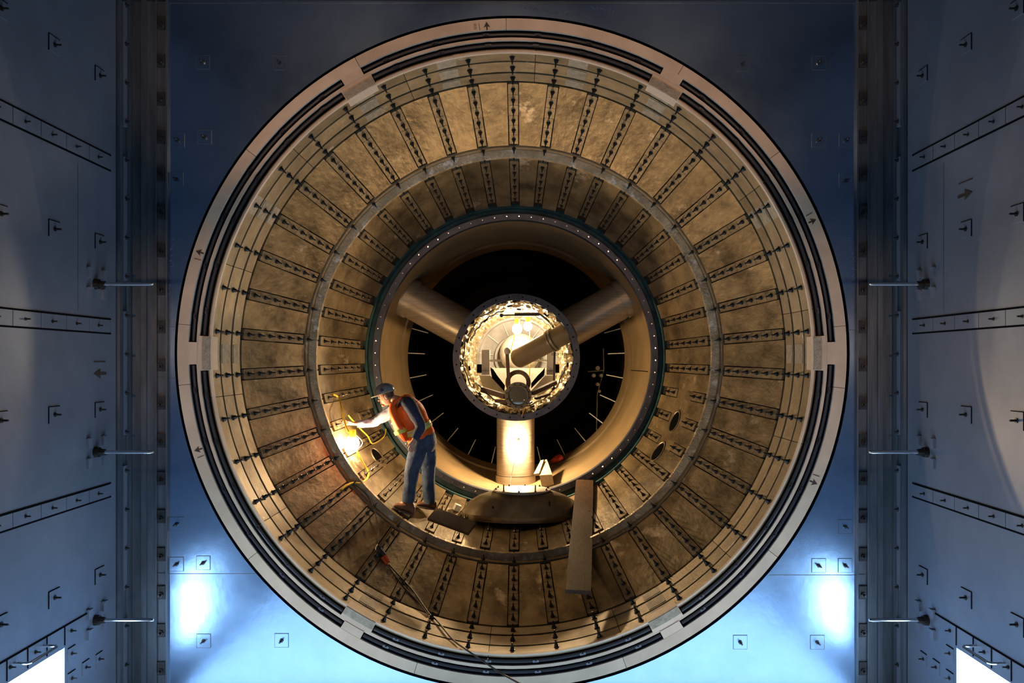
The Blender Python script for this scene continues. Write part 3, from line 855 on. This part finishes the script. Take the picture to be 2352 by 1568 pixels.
# brackets round the lining: countable clips fixed to the hub
for k in range(34):
    a = R(k * 360 / 34 + 3); rad = rp(118 if k % 2 else 110, 12.15 + .2 * (k % 3)); d = 12.1 + .22 * (k % 3)
    c_ = Vector((DHC[0] + rad * math.sin(a), d, DHC[1] + rad * math.cos(a)))
    part(MB().box(c_, (.05 + .03 * r_.random(), .05, .03), Matrix.Rotation(a, 3, 'Y')), 'lining_clip', 'cream' if k % 3 else 'stud', hub)
# links chain
g = thing('short_chain', 'short horizontal chain at the right edge inside the hub', 'chain', hp(1288, 813, 12.2))
for k in range(5):
    c_ = hp(1270 + 9.5 * k, 813, 12.2)
    part(MB().box(c_ + Vector((0, 0, .012)), (.05, .012, .008)).box(c_ - Vector((0, 0, .012)), (.05, .012, .008)).box(c_ + Vector((.024, 0, 0)), (.008, .012, .028)), 'link', 'stud', g)

# ------------------------------------------------------------------ lamps
def bulb_lamp(name, label, c, r, cord, cordmat, power, color=(1, .70, .38), guard=True, cordr=.006):
    c = Vector(c)
    g = thing(name, label, 'lamp', c)
    bm_ = mat('glowing_bulb', (1, .9, .7), .4, emit=color, estr=power / (4 * PI * PI * r * r))
    part(MB().ell(c, (r, r, r * 1.1), nu=20, nv=14), 'bulb', bm_, g)
    part(MB().cyl(c + Vector((0, 0, r * .9)), c + Vector((0, 0, r * 2.1)), r * .55, r * .5, 12), 'socket', 'yellow' if cordmat == 'yellow' else 'dcord', g)
    if guard:
        for k in range(5):
            a = 2 * PI * k / 5; u = Vector((math.cos(a), math.sin(a), 0))
            part(MB().tube([c + Vector((0, 0, r * 1.3)) + u * r * .5, c + u * r * 1.5, c - Vector((0, 0, r * 1.5))], r * .05, 6, True, 5), 'guard_wire', 'cage', g)
    if cord: part(MB().tube([Vector(p) for p in cord], cordr, 6, True, 4), 'cord', cordmat, g)
    return g
PW = 1.0
wl_c = P(810, 1018, 9.98)
(bulb_lamp('work_lamp', 'glowing work lamp on a yellow cord in front of the worker hand', wl_c, .085,
    [liner(765, 905, .03), liner(778, 912, .04), P(784, 932, 10.1), P(790, 962, 10.05), P(799, 990, 10.0), wl_c + Vector((0, 0, .13))], 'yellow', 95 * PW, cordr=.013))
(bulb_lamp('pendant_lamp', 'glowing bare lamp hanging in front of the vertical strut', P(1191, 1020, 12.14), .045,
    [P(1205, 938, 11.86), P(1199, 955, 11.88), P(1193, 980, 12.02), P(1191, 1008, 12.14)], 'ocord', 240 * PW, cordr=.006))
(bulb_lamp('hub_lamp', 'left of two glowing bulbs hanging inside the hub', P(1188, 755, 12.95), .08,
    [P(1183, 765, 12.9), P(1178, 785, 12.85), P(1172, 812, 12.8)], 'yellow', 70 * PW, guard=False, color=(1, .80, .54), cordr=.008))
(bulb_lamp('hub_lamp', 'right of two glowing bulbs hanging inside the hub', P(1212, 749, 12.95), .07,
    [P(1217, 762, 12.9), P(1218, 800, 12.85), P(1216, 860, 12.8), P(1210, 895, 12.6)], 'yellow', 58 * PW, guard=False, color=(1, .80, .54), cordr=.008))
# ------------------------------------------------------------------ cords
def cord(name, label, pts, r, m, cat='cord'):
    q = MB().tube(pts, r, 6, True, 5); o = q.build(name, m, base=Vector(pts[0])); return tag(o, label, cat)
cord('yellow_extension_cord', 'yellow cord sagging from behind the worker hand to the oval hole', [liner(800, 953, .05), liner(808, 963, .06), liner(828, 985, .05), liner(845, 1002, .05), liner(854, 1018, .03), liner(870, 1012, .03), liner(883, 1000, .03), liner(886, 985, .03)], .010, 'yellow')
cord('yellow_extension_cord', 'thick yellow cord looping down under the worker lamp', [P(820, 1036, 10.0), liner(826, 1048, .08), liner(836, 1066, .05), liner(846, 1084, .03), liner(843, 1099, .03), liner(828, 1109, .03), liner(812, 1108, .03), liner(797, 1114, .03), liner(785, 1124, .02)], .013, 'yellow')
cord('dark_extension_cord', 'long dark cord running from the plug down over the tunnel lip', [liner(893, 1296, .02), liner(925, 1330, .015), liner(953, 1362, .015), liner(985, 1408, .02), liner(1003, 1424, .02), liner(1040, 1468, .02), liner(1072, 1492, .02), P(1110, 1518, 7.60), P(1150, 1545, 7.45), P(1205, 1575, 7.2)], .009, 'dcord')
cord('dark_extension_cord', 'second dark cord strand slanting beside the long cord', [liner(886, 1292, .02), liner(905, 1318, .012), liner(930, 1350, .012), liner(958, 1380, .012), liner(984, 1412, .018)], .007, 'dcord')
cord('dark_extension_cord', 'dark cord hanging from the rib down to the orange plug', [liner(815, 1112, .03), liner(845, 1140, .03), liner(862, 1180, .04), liner(870, 1212, .04), liner(866, 1235, .03), liner(868, 1252, .02), liner(877, 1266, .02)], .007, 'dcord')
g = thing('power_plug', 'orange and grey cable plugs lying on the lit lower liner', 'plug', liner(884, 1278, .02))
part(MB().tube([liner(868, 1250, .03), liner(862, 1262, .03), liner(870, 1272, .03), liner(878, 1262, .04), liner(870, 1252, .03)], .007, 6, True, 4), 'cord_knot', 'dcord', g)
part(MB().cyl(liner(872, 1262, .04), liner(884, 1276, .04), .035, .03, 10), 'socket_head', 'studb', g)
part(MB().cyl(liner(884, 1276, .04), liner(893, 1291, .03), .024, .016, 10), 'plug_body', 'orange', g)
part(MB().cyl(liner(878, 1280, .03), liner(888, 1295, .025), .02, .014, 10), 'plug_body', 'orange', g)
# thin line below the pendant lamp
cord('thin_line', 'thin dark line dropping down the vertical strut to the domed cover', [P(1189, 1030, 12.12), P(1182, 1060, 11.95), P(1174, 1095, 11.7), P(1171, 1120, 11.2)], .004, 'dcord')

# ------------------------------------------------------------------ domed cover
dc = Vector((P(1199, 0, 11.05).x, 11.08, -2.12))
g = thing('domed_cover', 'low bronze domed cover with flat bright plate below the vertical strut', 'cover', dc)
q = MB(); rings = []
for (s_, z) in ((1.0, -.05), (1.0, .02), (.985, .035), (.95, .09), (.86, .17), (.72, .245), (.56, .295), (.47, .305)):
    rings.append([dc + Vector((.86 * s_ * math.cos(t), .50 * s_ * math.sin(t), z)) for t in [2 * PI * k / 64 for k in range(64)]])
q.loft(rings, cap=False)
part(q, 'dome', 'dome', g)
part(MB().loft([[dc + Vector((a * math.cos(t), b * math.sin(t), z)) for t in [2 * PI * k / 64 for k in range(64)]] for (a, b, z) in ((.87, .51, -.03), (.875, .515, .0), (.87, .51, .03), (.84, .48, .03))], cap=False), 'base_rim', 'strap', g)
part(MB().loft([[dc + Vector((a * math.cos(t), b * math.sin(t), z)) for t in [2 * PI * k / 64 for k in range(64)]] for (a, b, z) in ((.36, .28, .29), (.36, .28, .315), (.405, .32, .32), (.405, .32, .335), (.39, .31, .34), (.01, .01, .34))], cap=False), 'top_plate', 'cream', g)
for k in range(10):
    t = 2 * PI * k / 10 + .2; b = dc + Vector((.375 * math.cos(t), .295 * math.sin(t), .335)); h = .10 if k in (6, 8) else .03
    part(MB().cyl(b, b + Vector((0, 0, h)), .010, .008, 8).cyl(b, b + Vector((0, 0, .014)), .018, .018, 6), 'plate_bolt', 'stud', g)
for (px, py) in ((1132, 1172), (1262, 1160)):
    b = P(px, py, 10.72); part(MB().cyl(b, b + Vector((0, -.03, .07)), .014, .010, 8).cyl(b + Vector((0, .02, -.03)), b, .03, .02, 8), 'dome_stud', 'studb', g)
# legs resting on liner
for t in (-2.6, -1.57, -.5, .9, 2.2):
    b = dc + Vector((.80 * math.cos(t), .45 * math.sin(t), -.04)); zb = AZ - math.sqrt(max(rl(b.y) ** 2 - (b.x - AX) ** 2, 0))
    if b.z - zb > .01: part(MB().cyl(b, Vector((b.x, b.y, zb)), .03, .03, 10), 'foot', 'black', g)

# boards and blocks on the liner
a_ = liner(1330, 1358, .03); 
a0, a1 = Vector(P(1328, 1364, 8.40)), Vector(P(1343, 1108, 11.75))
a0.z += .0
q = MB()
dirb = (a1 - a0).normalized(); sidev = Vector((1, 0, 0)); sidev = (sidev - dirb * sidev.dot(dirb)).normalized(); upv = sidev.cross(dirb).normalized()
if upv.z < 0: upv = -upv
def bq(p, w, h): return [p - sidev * w, p + sidev * w, p + sidev * w + upv * h, p - sidev * w + upv * h]
q.loft([bq(a0 - dirb * .0, .137, .045), bq(a0 + dirb * 1.3, .137, .045)], True); q.loft([bq(a0 + dirb * 1.302, .134, .045), bq(a1, .128, .045)], True)
o = q.build('wooden_plank', 'wood', base=(a0 + a1) / 2); tag(o, 'long brown plank leaning from lower liner up to the throat flange', 'plank')
a0, a1 = liner(994, 1186, .1), liner(1066, 1208, .1)
a0 = P(992, 1180, 10.0); a1 = P(1085, 1214, 9.85)
q = MB().beam(a0, a1, .24, .04, (0, -.45, 1)); o = q.build('wooden_plank', 'wood', base=(a0 + a1) / 2); tag(o, 'short dark plank lying at the left foot of the domed cover', 'plank')
c_ = liner(1050, 1165, .05)
o = MB().box(c_, (.085, .085, .085), Matrix.Rotation(R(25), 3, 'Y') @ Matrix.Rotation(R(20), 3, 'Z')).build('foam_block', 'white', base=c_); tag(o, 'small white cube block left of the domed cover', 'block')
def duct_pt(px, py, off=0):
    lo, hi = 11.9, 13.5
    for _ in range(40):
        m_ = (lo + hi) / 2; p = P(px, py, m_)
        if math.hypot(p.x - AX, p.z - AZ) > ductr(max(m_, 11.93)) - off: hi = m_
        else: lo = m_
    return P(px, py, lo)
# wooden wedge blocks beside the strut
c0 = duct_pt(1257, 1112, 0)
d0 = c0.y
w0 = P(1242, 1092, d0); 
q = MB(); 
front_q = [P(1239, 1091, 12.0), P(1268, 1089, 12.0), P(1273, 1115, 12.0), P(1244, 1117, 12.0)]
back_q = [P(1252, 1055, 12.6), P(1256, 1055, 12.6), P(1262, 1082, 12.6), P(1256, 1084, 12.6)]
q.loft([front_q, back_q], True); o = q.build('wood_block', 'lwood', base=front_q[0]); tag(o, 'larger wooden block wedged right of the vertical strut', 'block')
fq = [P(1226, 1088, 12.02), P(1238, 1086, 12.02), P(1239, 1092, 12.02), P(1228, 1092, 12.02)]
bq_ = [P(1242, 1057, 12.5), P(1249, 1055, 12.5), P(1249, 1063, 12.5), P(1243, 1063, 12.5)]
q = MB().loft([fq, bq_], True); o = q.build('wood_block', 'lwood', base=fq[0]); tag(o, 'smaller wooden block between the strut and larger block', 'block')
# rag
c_ = duct_pt(1281, 1052, .03)
def ragf(p): 
    k = 1 + .5 * noise.noise(p * 14); return p * k
o = MB().ell(c_, (.12, .09, .055), Matrix.Rotation(R(-32), 3, 'Y'), 24, 16, fn=ragf).build('red_rag', 'red', base=c_); tag(o, 'crumpled red orange rag lying in the duct right of the blocks', 'rag')

# ------------------------------------------------------------------ worker
def skin_body(name, nodes, edges, m, root, subd=2, extra=None):
    me = bpy.data.meshes.new(name)
    names_ = list(nodes); idx = {k: i for i, k in enumerate(names_)}
    me.from_pydata([tuple(nodes[k][0]) for k in names_], [(idx[a], idx[b]) for a, b in edges], [])
    o = bpy.data.objects.new(name, me); COL.objects.link(o)
    md = o.modifiers.new('Skin', 'SKIN')
    me.skin_vertices.new(name='') if not me.skin_vertices else None
    sv = me.skin_vertices[0].data
    for i, k in enumerate(names_):
        r_ = nodes[k][1]; r_ = r_ if isinstance(r_, tuple) else (r_, r_)
        sv[i].radius = r_
        sv[i].use_root = (i == 0)
    md.use_smooth_shade = True
    s2 = o.modifiers.new('Sub', 'SUBSURF'); s2.levels = subd; s2.render_levels = subd
    dg = bpy.context.evaluated_depsgraph_get(); ev = o.evaluated_get(dg)
    nm = bpy.data.meshes.new_from_object(ev)
    mb_ = MB(); mb_.v = [v.co.copy() for v in nm.vertices]; mb_.f = [tuple(p.vertices) for p in nm.polygons]
    bpy.data.objects.remove(o)
    if extra: extra(mb_)
    return part(mb_, name, m, root, ang=60)

wroot = P(945, 1178, 10.0)
man = thing('person', 'worker in hard hat and orange vest leaning over to reach the lamp', 'person', wroot)
hd = P(887, 909, 10.08)
# head frame: facing -X, pitched down
pitch = Matrix.Rotation(R(-22), 3, 'Y')
def H(x, y, z): return hd + pitch @ Vector((x, y, z))
def head_fn(p):
    x, y, z = p
    # jaw taper
    if z < 0: 
        k = 1 - .30 * min(1, -z / .11); y *= k; x = x * (1 - .12 * min(1, -z / .11)) - .018 * min(1, -z / .11)
    if x < -.07 and -.035 < z < .03: x += .010    # eye sockets
    return Vector((x, y, z))
def head_extra(mb_):
    mb_.ell(hd, (.100, .078, .120), pitch, 28, 20, fn=head_fn)
    # nose
    mb_.loft([[H(-.088, -.010, .028), H(-.088, .010, .028), H(-.080, 0, .03)], [H(-.118, -.016, -.018), H(-.118, .016, -.018), H(-.09, 0, -.02)], [H(-.098, -.014, -.030), H(-.098, .014, -.030), H(-.08, 0, -.028)]], True)
    mb_.ell(H(-.104, 0, -.020), (.020, .017, .013), pitch, 12, 8)
    # lips, chin, brow, ears
    mb_.ell(H(-.092, 0, -.052), (.014, .026, .007), pitch, 12, 8); mb_.ell(H(-.090, 0, -.064), (.013, .023, .008), pitch, 12, 8)
    mb_.ell(H(-.080, 0, -.098), (.024, .026, .018), pitch, 12, 8)
    mb_.ell(H(-.088, 0, .034), (.014, .050, .010), pitch, 12, 8)
    for s_ in (-1, 1):
        mb_.ell(H(.008, s_ * .080, -.008), (.020, .010, .034), pitch, 12, 10)
nodes = {
    'pelvis': (P(972, 1000, 10.15), (.15, .12)), 'waist': (P(960, 976, 10.12), (.13, .11)), 'chest': (P(943, 948, 10.10), (.15, .12)),
    'upper': (P(928, 928, 10.09), (.11, .10)), 'neck': (P(912, 917, 10.08), .058), 'headb': (P(893, 912, 10.08), .060),
    'shL': (P(937, 926, 9.93), .062), 'elL': (P(966, 977, 9.86), .042), 'wrL': (P(951, 1009, 9.80), .027),
    'paL': (P(946, 1020, 9.80), (.036, .018)),
    'shR': (P(912, 938, 10.25), .062), 'elR': (P(860, 968, 10.26), .042), 'wrR': (P(816, 973, 10.14), .027),
    'paR': (P(804, 971, 10.10), (.034, .018)),
    'hpL': (P(965, 1015, 10.06), .085), 'knL': (P(946, 1083, 9.96), .055), 'anL': (P(936, 1150, 9.93), .040), 'ftL': (P(912, 1166, 9.90), .036),
    'hpR': (P(980, 1015, 10.24), .085), 'knR': (P(984, 1080, 10.34), .055), 'anR': (P(987, 1146, 10.40), .040), 'ftR': (P(966, 1160, 10.42), .036),
}
edges = [('pelvis', 'waist'), ('waist', 'chest'), ('chest', 'upper'), ('upper', 'neck'), ('neck', 'headb'),
         ('upper', 'shL'), ('shL', 'elL'), ('elL', 'wrL'), ('wrL', 'paL'), ('upper', 'shR'), ('shR', 'elR'), ('elR', 'wrR'), ('wrR', 'paR'),
         ('pelvis', 'hpL'), ('hpL', 'knL'), ('knL', 'anL'), ('anL', 'ftL'), ('pelvis', 'hpR'), ('hpR', 'knR'), ('knR', 'anR'), ('anR', 'ftR')]
# fingers of the reaching hand (pointing left, curling a little towards the cord)
pr = nodes['paR'][0]
for i, (dz, ln) in enumerate(((.030, .062), (.012, .074), (-.006, .070), (-.024, .055))):
    a = 'f%dR' % i
    nodes[a + '1'] = (pr + Vector((-.034, -.004, dz)), .0105); nodes[a + '2'] = (pr + Vector((-.034 - ln * .55, -.012, dz * 1.05 + .003)), .0095); nodes[a + '3'] = (pr + Vector((-.034 - ln, -.030, dz * 1.05 - .006)), .0085)
    edges += [('paR', a + '1'), (a + '1', a + '2'), (a + '2', a + '3')]
nodes['tR1'] = (pr + Vector((-.004, -.026, .022)), .012); nodes['tR2'] = (pr + Vector((-.034, -.046, .026)), .010)
edges += [('paR', 'tR1'), ('tR1', 'tR2')]
pl_ = nodes['paL'][0]
for i, (dx, ln) in enumerate(((-.030, .060), (-.011, .072), (.008, .068), (.026, .052))):
    a = 'f%dL' % i
    nodes[a + '1'] = (pl_ + Vector((dx, -.004, -.034)), .0105); nodes[a + '2'] = (pl_ + Vector((dx * 1.1 - .004, .002, -.034 - ln * .55)), .0095); nodes[a + '3'] = (pl_ + Vector((dx * 1.1 - .006, .016, -.034 - ln)), .0085)
    edges += [('paL', a + '1'), (a + '1', a + '2'), (a + '2', a + '3')]
nodes['tL1'] = (pl_ + Vector((-.030, -.014, .004)), .012); nodes['tL2'] = (pl_ + Vector((-.048, -.020, -.026)), .010)
edges += [('paL', 'tL1'), ('tL1', 'tL2')]
skin_body('body', nodes, edges, 'skin', man, 2, head_extra)
for s_ in (-1, 1):
    part(MB().ell(H(-.086, s_ * .031, .012), (.012, .014, .012), pitch, 12, 8), 'eye', 'eye', man)
# hair
def hair_fn(p):
    return p * (1 + .10 * noise.noise(p * 40))
q = MB().ell(H(.018, 0, .020), (.098, .088, .105), pitch, 28, 20, fn=hair_fn)
q.v = [v if (pitch.inverted() @ (v - hd)).x > -.030 or (pitch.inverted() @ (v - hd)).z > .06 else v.lerp(hd, .35) for v in q.v]
part(q, 'hair', 'hair', man)
# hard hat
hrot = pitch @ Matrix.Rotation(R(6), 3, 'Y')
hc = H(.002, 0, .050)
q = MB().ell(hc, (.130, .108, .112), hrot, 32, 14, 0, .52)
hh = part(q, 'hard_hat', 'helmet', man, 'grey hard hat')
q = MB(); rings = []
for (k, z) in ((.98, .0), (1.0, -.006), (1.10, -.012), (1.10, -.006), (.98, .008)):
    rings.append([hc + hrot @ Vector(((.132 * k + (.05 * max(0, -math.cos(t)) ** 2 if k > 1 else 0)) * math.cos(t), .110 * k * math.sin(t), z - (.012 * max(0, -math.cos(t)) if k > 1 else 0))) for t in [2 * PI * j / 40 for j in range(40)]])
q.loft(rings, False); sub(q, 'brim', 'helmetw', hh, wroot)
q = MB()
for j in (-.02, 0, .02):
    q.tube([hc + hrot @ Vector((.128 * math.cos(t), j, .110 * math.sin(t) + .004)) for t in [PI * .12 + PI * .76 * k / 12 for k in range(13)]], .006, 6)
sub(q, 'ridge', 'helmet', hh, wroot)
c_ = hc + hrot @ Vector((-.01, -.106, .035)); sub(MB().cyl(c_, c_ + Vector((0, -.012, 0)), .022, .020, 14), 'emblem', 'shirt', hh, wroot)

# loft helper for clothes: spine points with ellipse (in-plane radius a, depth radius b)
def tube_ell(pts, ab, n=28, wr=0.0, seed=0, cap=False, sub_=4):
    P_ = smooth_path([Vector(p) for p in pts], sub_); m_ = len(P_)
    rings = []
    for i, p in enumerate(P_):
        t = (P_[min(i + 1, m_ - 1)] - P_[max(i - 1, 0)]).normalized()
        dep = Vector((0, 1, 0)); dep = (dep - t * dep.dot(t)).normalized(); u = t.cross(dep)
        f = i / (m_ - 1) * (len(ab) - 1); j = min(int(f), len(ab) - 2); f -= j
        f = f * f * (3 - 2 * f)
        a = ab[j][0] * (1 - f) + ab[j + 1][0] * f; b = ab[j][1] * (1 - f) + ab[j + 1][1] * f
        rg = []
        for k in range(n):
            an = 2 * PI * k / n
            w = 1 + wr * (noise.noise(Vector((math.cos(an) * 1.5 + seed, math.sin(an) * 1.5, i * .33))) + .5 * noise.noise(Vector((math.cos(an) * 3, math.sin(an) * 3 + seed, i * .8))))
            rg.append(p + u * math.cos(an) * a * w + dep * math.sin(an) * b * w)
        rings.append(rg)
    q = MB().loft(rings, cap); return q
# shirt torso + sleeves
q = tube_ell([P(974, 1008, 10.15), P(960, 976, 10.12), P(944, 948, 10.10), P(928, 928, 10.09), P(916, 919, 10.08)], [(.155, .17), (.15, .165), (.17, .19), (.145, .17), (.07, .075)], wr=.05)
shirt = part(q, 'shirt', 'shirt', man)
q = tube_ell([P(930, 922, 10.0), P(939, 928, 9.92), P(953, 952, 9.88), P(966, 978, 9.85), P(958, 996, 9.82), P(951, 1008, 9.80)], [(.07, .07), (.088, .085), (.078, .075), (.066, .066), (.056, .056), (.044, .044)], wr=.12, seed=3)
part(q, 'sleeve', 'shirt', man, 'dark sleeve of the near arm')
q = tube_ell([P(922, 935, 10.2), P(908, 941, 10.25), P(884, 955, 10.26), P(860, 968, 10.26), P(838, 972, 10.2), P(820, 973, 10.15)], [(.07, .07), (.085, .085), (.073, .072), (.062, .062), (.052, .052), (.042, .042)], wr=.16, seed=8, sub_=7)
part(q, 'sleeve', 'sleeve', man, 'lamplit pale sleeve of the reaching arm')
# vest
vs = [P(968, 1003, 10.14), P(956, 978, 10.12), P(941, 948, 10.10), P(927, 929, 10.09), P(917, 921, 10.08)]
q = tube_ell(vs, [(.19, .18), (.185, .175), (.195, .20), (.16, .165), (.10, .085)], wr=.05, seed=1)
vest = part(q, 'safety_vest', 'vest', man)
def at_t(pts, t):
    P_ = smooth_path(pts, 10); return P_[min(int(t * (len(P_) - 1)), len(P_) - 1)]
for (t0, t1, m_, k_) in ((.16, .20, 'stripe', 1), (.20, .235, 'stripes', 1), (.235, .27, 'stripe', 1)):
    A, B = at_t(vs, t0), at_t(vs, t1)
    q = tube_ell([A, (A + B) / 2, B], [(.199, .188), (.198, .187), (.197, .186)], wr=.035, seed=1, sub_=2)
    sub(q, 'vest_stripe', m_, vest, wroot)
for sgn in (-1, 1):   # shoulder braces with edging
    y_ = 10.09 + sgn * .10
    q = MB().tube([P(900, 940, y_), P(906, 926, y_), P(917, 916, y_ - sgn * .02), P(935, 912, y_), P(958, 925, y_)], .02, 8, True, 4)
    sub(q, 'shoulder_piece', 'vest', vest, wroot)
q = MB().tube([P(895, 962, 10.0), P(902, 945, 9.98), P(905, 930, 9.98), P(914, 918, 10.0)], .006, 6, True, 4); sub(q, 'vest_piping', 'stripes', vest, wroot)
# vest front flap hanging free
q = tube_ell([P(903, 928, 10.08), P(908, 952, 10.06), P(922, 985, 10.05), P(934, 1010, 10.06)], [(.045, .13), (.07, .15), (.085, .15), (.03, .12)], wr=.12, seed=5)
sub(q, 'front_flap', 'vest', vest, wroot)
q = tube_ell([P(919, 984, 10.05), P(922, 989, 10.05), P(924, 994, 10.05)], [(.095, .158), (.095, .158), (.092, .155)], sub_=2); sub(q, 'vest_stripe', 'stripe', vest, wroot)
# jeans
q = tube_ell([P(966, 992, 10.14), P(972, 1006, 10.14), P(976, 1020, 10.14), P(974, 1034, 10.13)], [(.15, .16), (.165, .18), (.15, .185), (.11, .15)], wr=.03)
jeans = part(q, 'jeans', 'jeans', man)
q = tube_ell([P(966, 1012, 10.06), P(955, 1050, 10.0), P(946, 1083, 9.96), P(942, 1118, 9.94), P(938, 1152, 9.93)], [(.125, .11), (.115, .105), (.092, .09), (.088, .085), (.082, .08)], wr=.10, seed=4)
sub(q, 'trouser_leg', 'jeans', jeans, wroot)
q = tube_ell([P(980, 1014, 10.22), P(983, 1048, 10.28), P(984, 1080, 10.34), P(984, 1116, 10.38), P(987, 1154, 10.40)], [(.12, .11), (.112, .105), (.090, .09), (.086, .085), (.080, .08)], wr=.10, seed=9)
sub(q, 'trouser_leg', 'jeans', jeans, wroot)
# boots
def boot(toe, heel, ank, lab):
    toe, heel, ank = Vector(toe), Vector(heel), Vector(ank)
    f = (toe - heel); L = f.length; f.normalize(); s_ = Vector((0, 1, 0)); s_ = (s_ - f * s_.dot(f)).normalized(); u = f.cross(s_)
    if u.z < 0: u = -u
    def ringb(t, w, h, h0=.022):
        p = heel + f * (L * t); out = []
        for k in range(16):
            a = 2 * PI * k / 16; out.append(p + s_ * math.cos(a) * w + u * (h0 + h / 2 + math.sin(a) * h / 2))
        return out
    q = MB().loft([ringb(.0, .03, .06), ringb(.04, .040, .09), ringb(.2, .044, .12), ringb(.36, .044, .125), ringb(.5, .045, .10), ringb(.66, .050, .075), ringb(.85, .050, .062), ringb(.97, .038, .045), ringb(1.0, .015, .02)], True)
    q.tube([ank, heel + f * L * .22 + u * .09], [.062, .055], 16)
    b = part(q, 'boot', 'boot', man)
    q = MB(); pl = []
    for k in range(24):
        a = 2 * PI * k / 24; t = .5 - .52 * math.cos(a); w = .050 * math.sin(a) * (1.0 if t > .5 else .88)
        pl.append(heel + f * L * t + s_ * w)
    q.prism(pl, u * .026); sub(q, 'sole', 'sole', b, wroot)
boot(P(902, 1166, 9.88), P(948, 1184, 9.92), P(937, 1152, 9.93), 'l')
boot(P(956, 1164, 10.40), P(1001, 1171, 10.44), P(988, 1152, 10.40), 'r')

# ------------------------------------------------------------------ lights
def area(name, loc, target, size, power, color, sy=None):
    L = bpy.data.lights.new(name, 'AREA'); L.energy = power; L.color = color; L.size = size
    if sy: L.shape = 'RECTANGLE'; L.size_y = sy
    o = bpy.data.objects.new(name, L); COL.objects.link(o); o.location = loc
    o.rotation_euler = (Vector(target) - Vector(loc)).to_track_quat('-Z', 'Y').to_euler(); return o
def spot(name, loc, target, power, color, ang, blend, soft):
    L = bpy.data.lights.new(name, 'SPOT'); L.energy = power; L.color = color; L.spot_size = R(ang); L.spot_blend = blend; L.shadow_soft_size = soft
    o = bpy.data.objects.new(name, L); COL.objects.link(o); o.location = loc
    o.rotation_euler = (Vector(target) - Vector(loc)).to_track_quat('-Z', 'Y').to_euler(); return o
BL = (.48, .72, 1.0)
area('floor_fill_area', (AX + .05, 5.3, -3.55), (AX + .05, 5.3, 0), 7.3, 205, BL, 3.6)  # unseen fill added across the floor to brighten the lower wall's reflection
for a in (-38, 0, 38):  # warm fills added out of view to light the ring's upper face
    u = Vector((math.sin(R(a)), 0, math.cos(R(a))))
    spot('upper_ring_fill', ORIG + u * 3.15 + Vector((0, 4.3, 0)), ORIG + u * 3.75 + Vector((0, 7.7, 0)), 120, (1, .62, .38), 56, .75, .12)
for sx in (-1, 1):  # more added fills, no fixtures, for the ring's sides and lower face
    spot('side_ring_fill', (AX + sx * 3.15, 4.3, .3), (AX + sx * 2.95, 7.7, .1), 85, (1, .62, .38), 50, .8, .12)
    spot('side_ring_fill', (AX + sx * 2.1, 4.3, -2.4), (AX + sx * 2.5, 7.7, -2.6), 40, (1, .62, .38), 60, .8, .12)

w = bpy.data.worlds.new('World'); SC.world = w; w.use_nodes = True
w.node_tree.nodes['Background'].inputs[0].default_value = (.0, .0, .0, 1)

# ------------------------------------------------------------------ camera
cam = bpy.data.cameras.new('Camera'); co = bpy.data.objects.new('Camera', cam); COL.objects.link(co); SC.camera = co
cam.sensor_width = 36; cam.lens = 36 * F / 2352
co.location = (0, 0, 0); co.rotation_euler = (R(90), 0, 0)
cam.shift_x = -(VX - 1176) / 2352; cam.shift_y = (VY - 784) / 2352
cam.clip_start = .05; cam.clip_end = 60
vs_ = SC.view_settings; vs_.view_transform = 'Standard'; vs_.look = 'None'; vs_.gamma = 1; vs_.use_curve_mapping = False; vs_.exposure = 0
SC.cycles.max_bounces = 4; SC.cycles.diffuse_bounces = 1; SC.cycles.glossy_bounces = 2
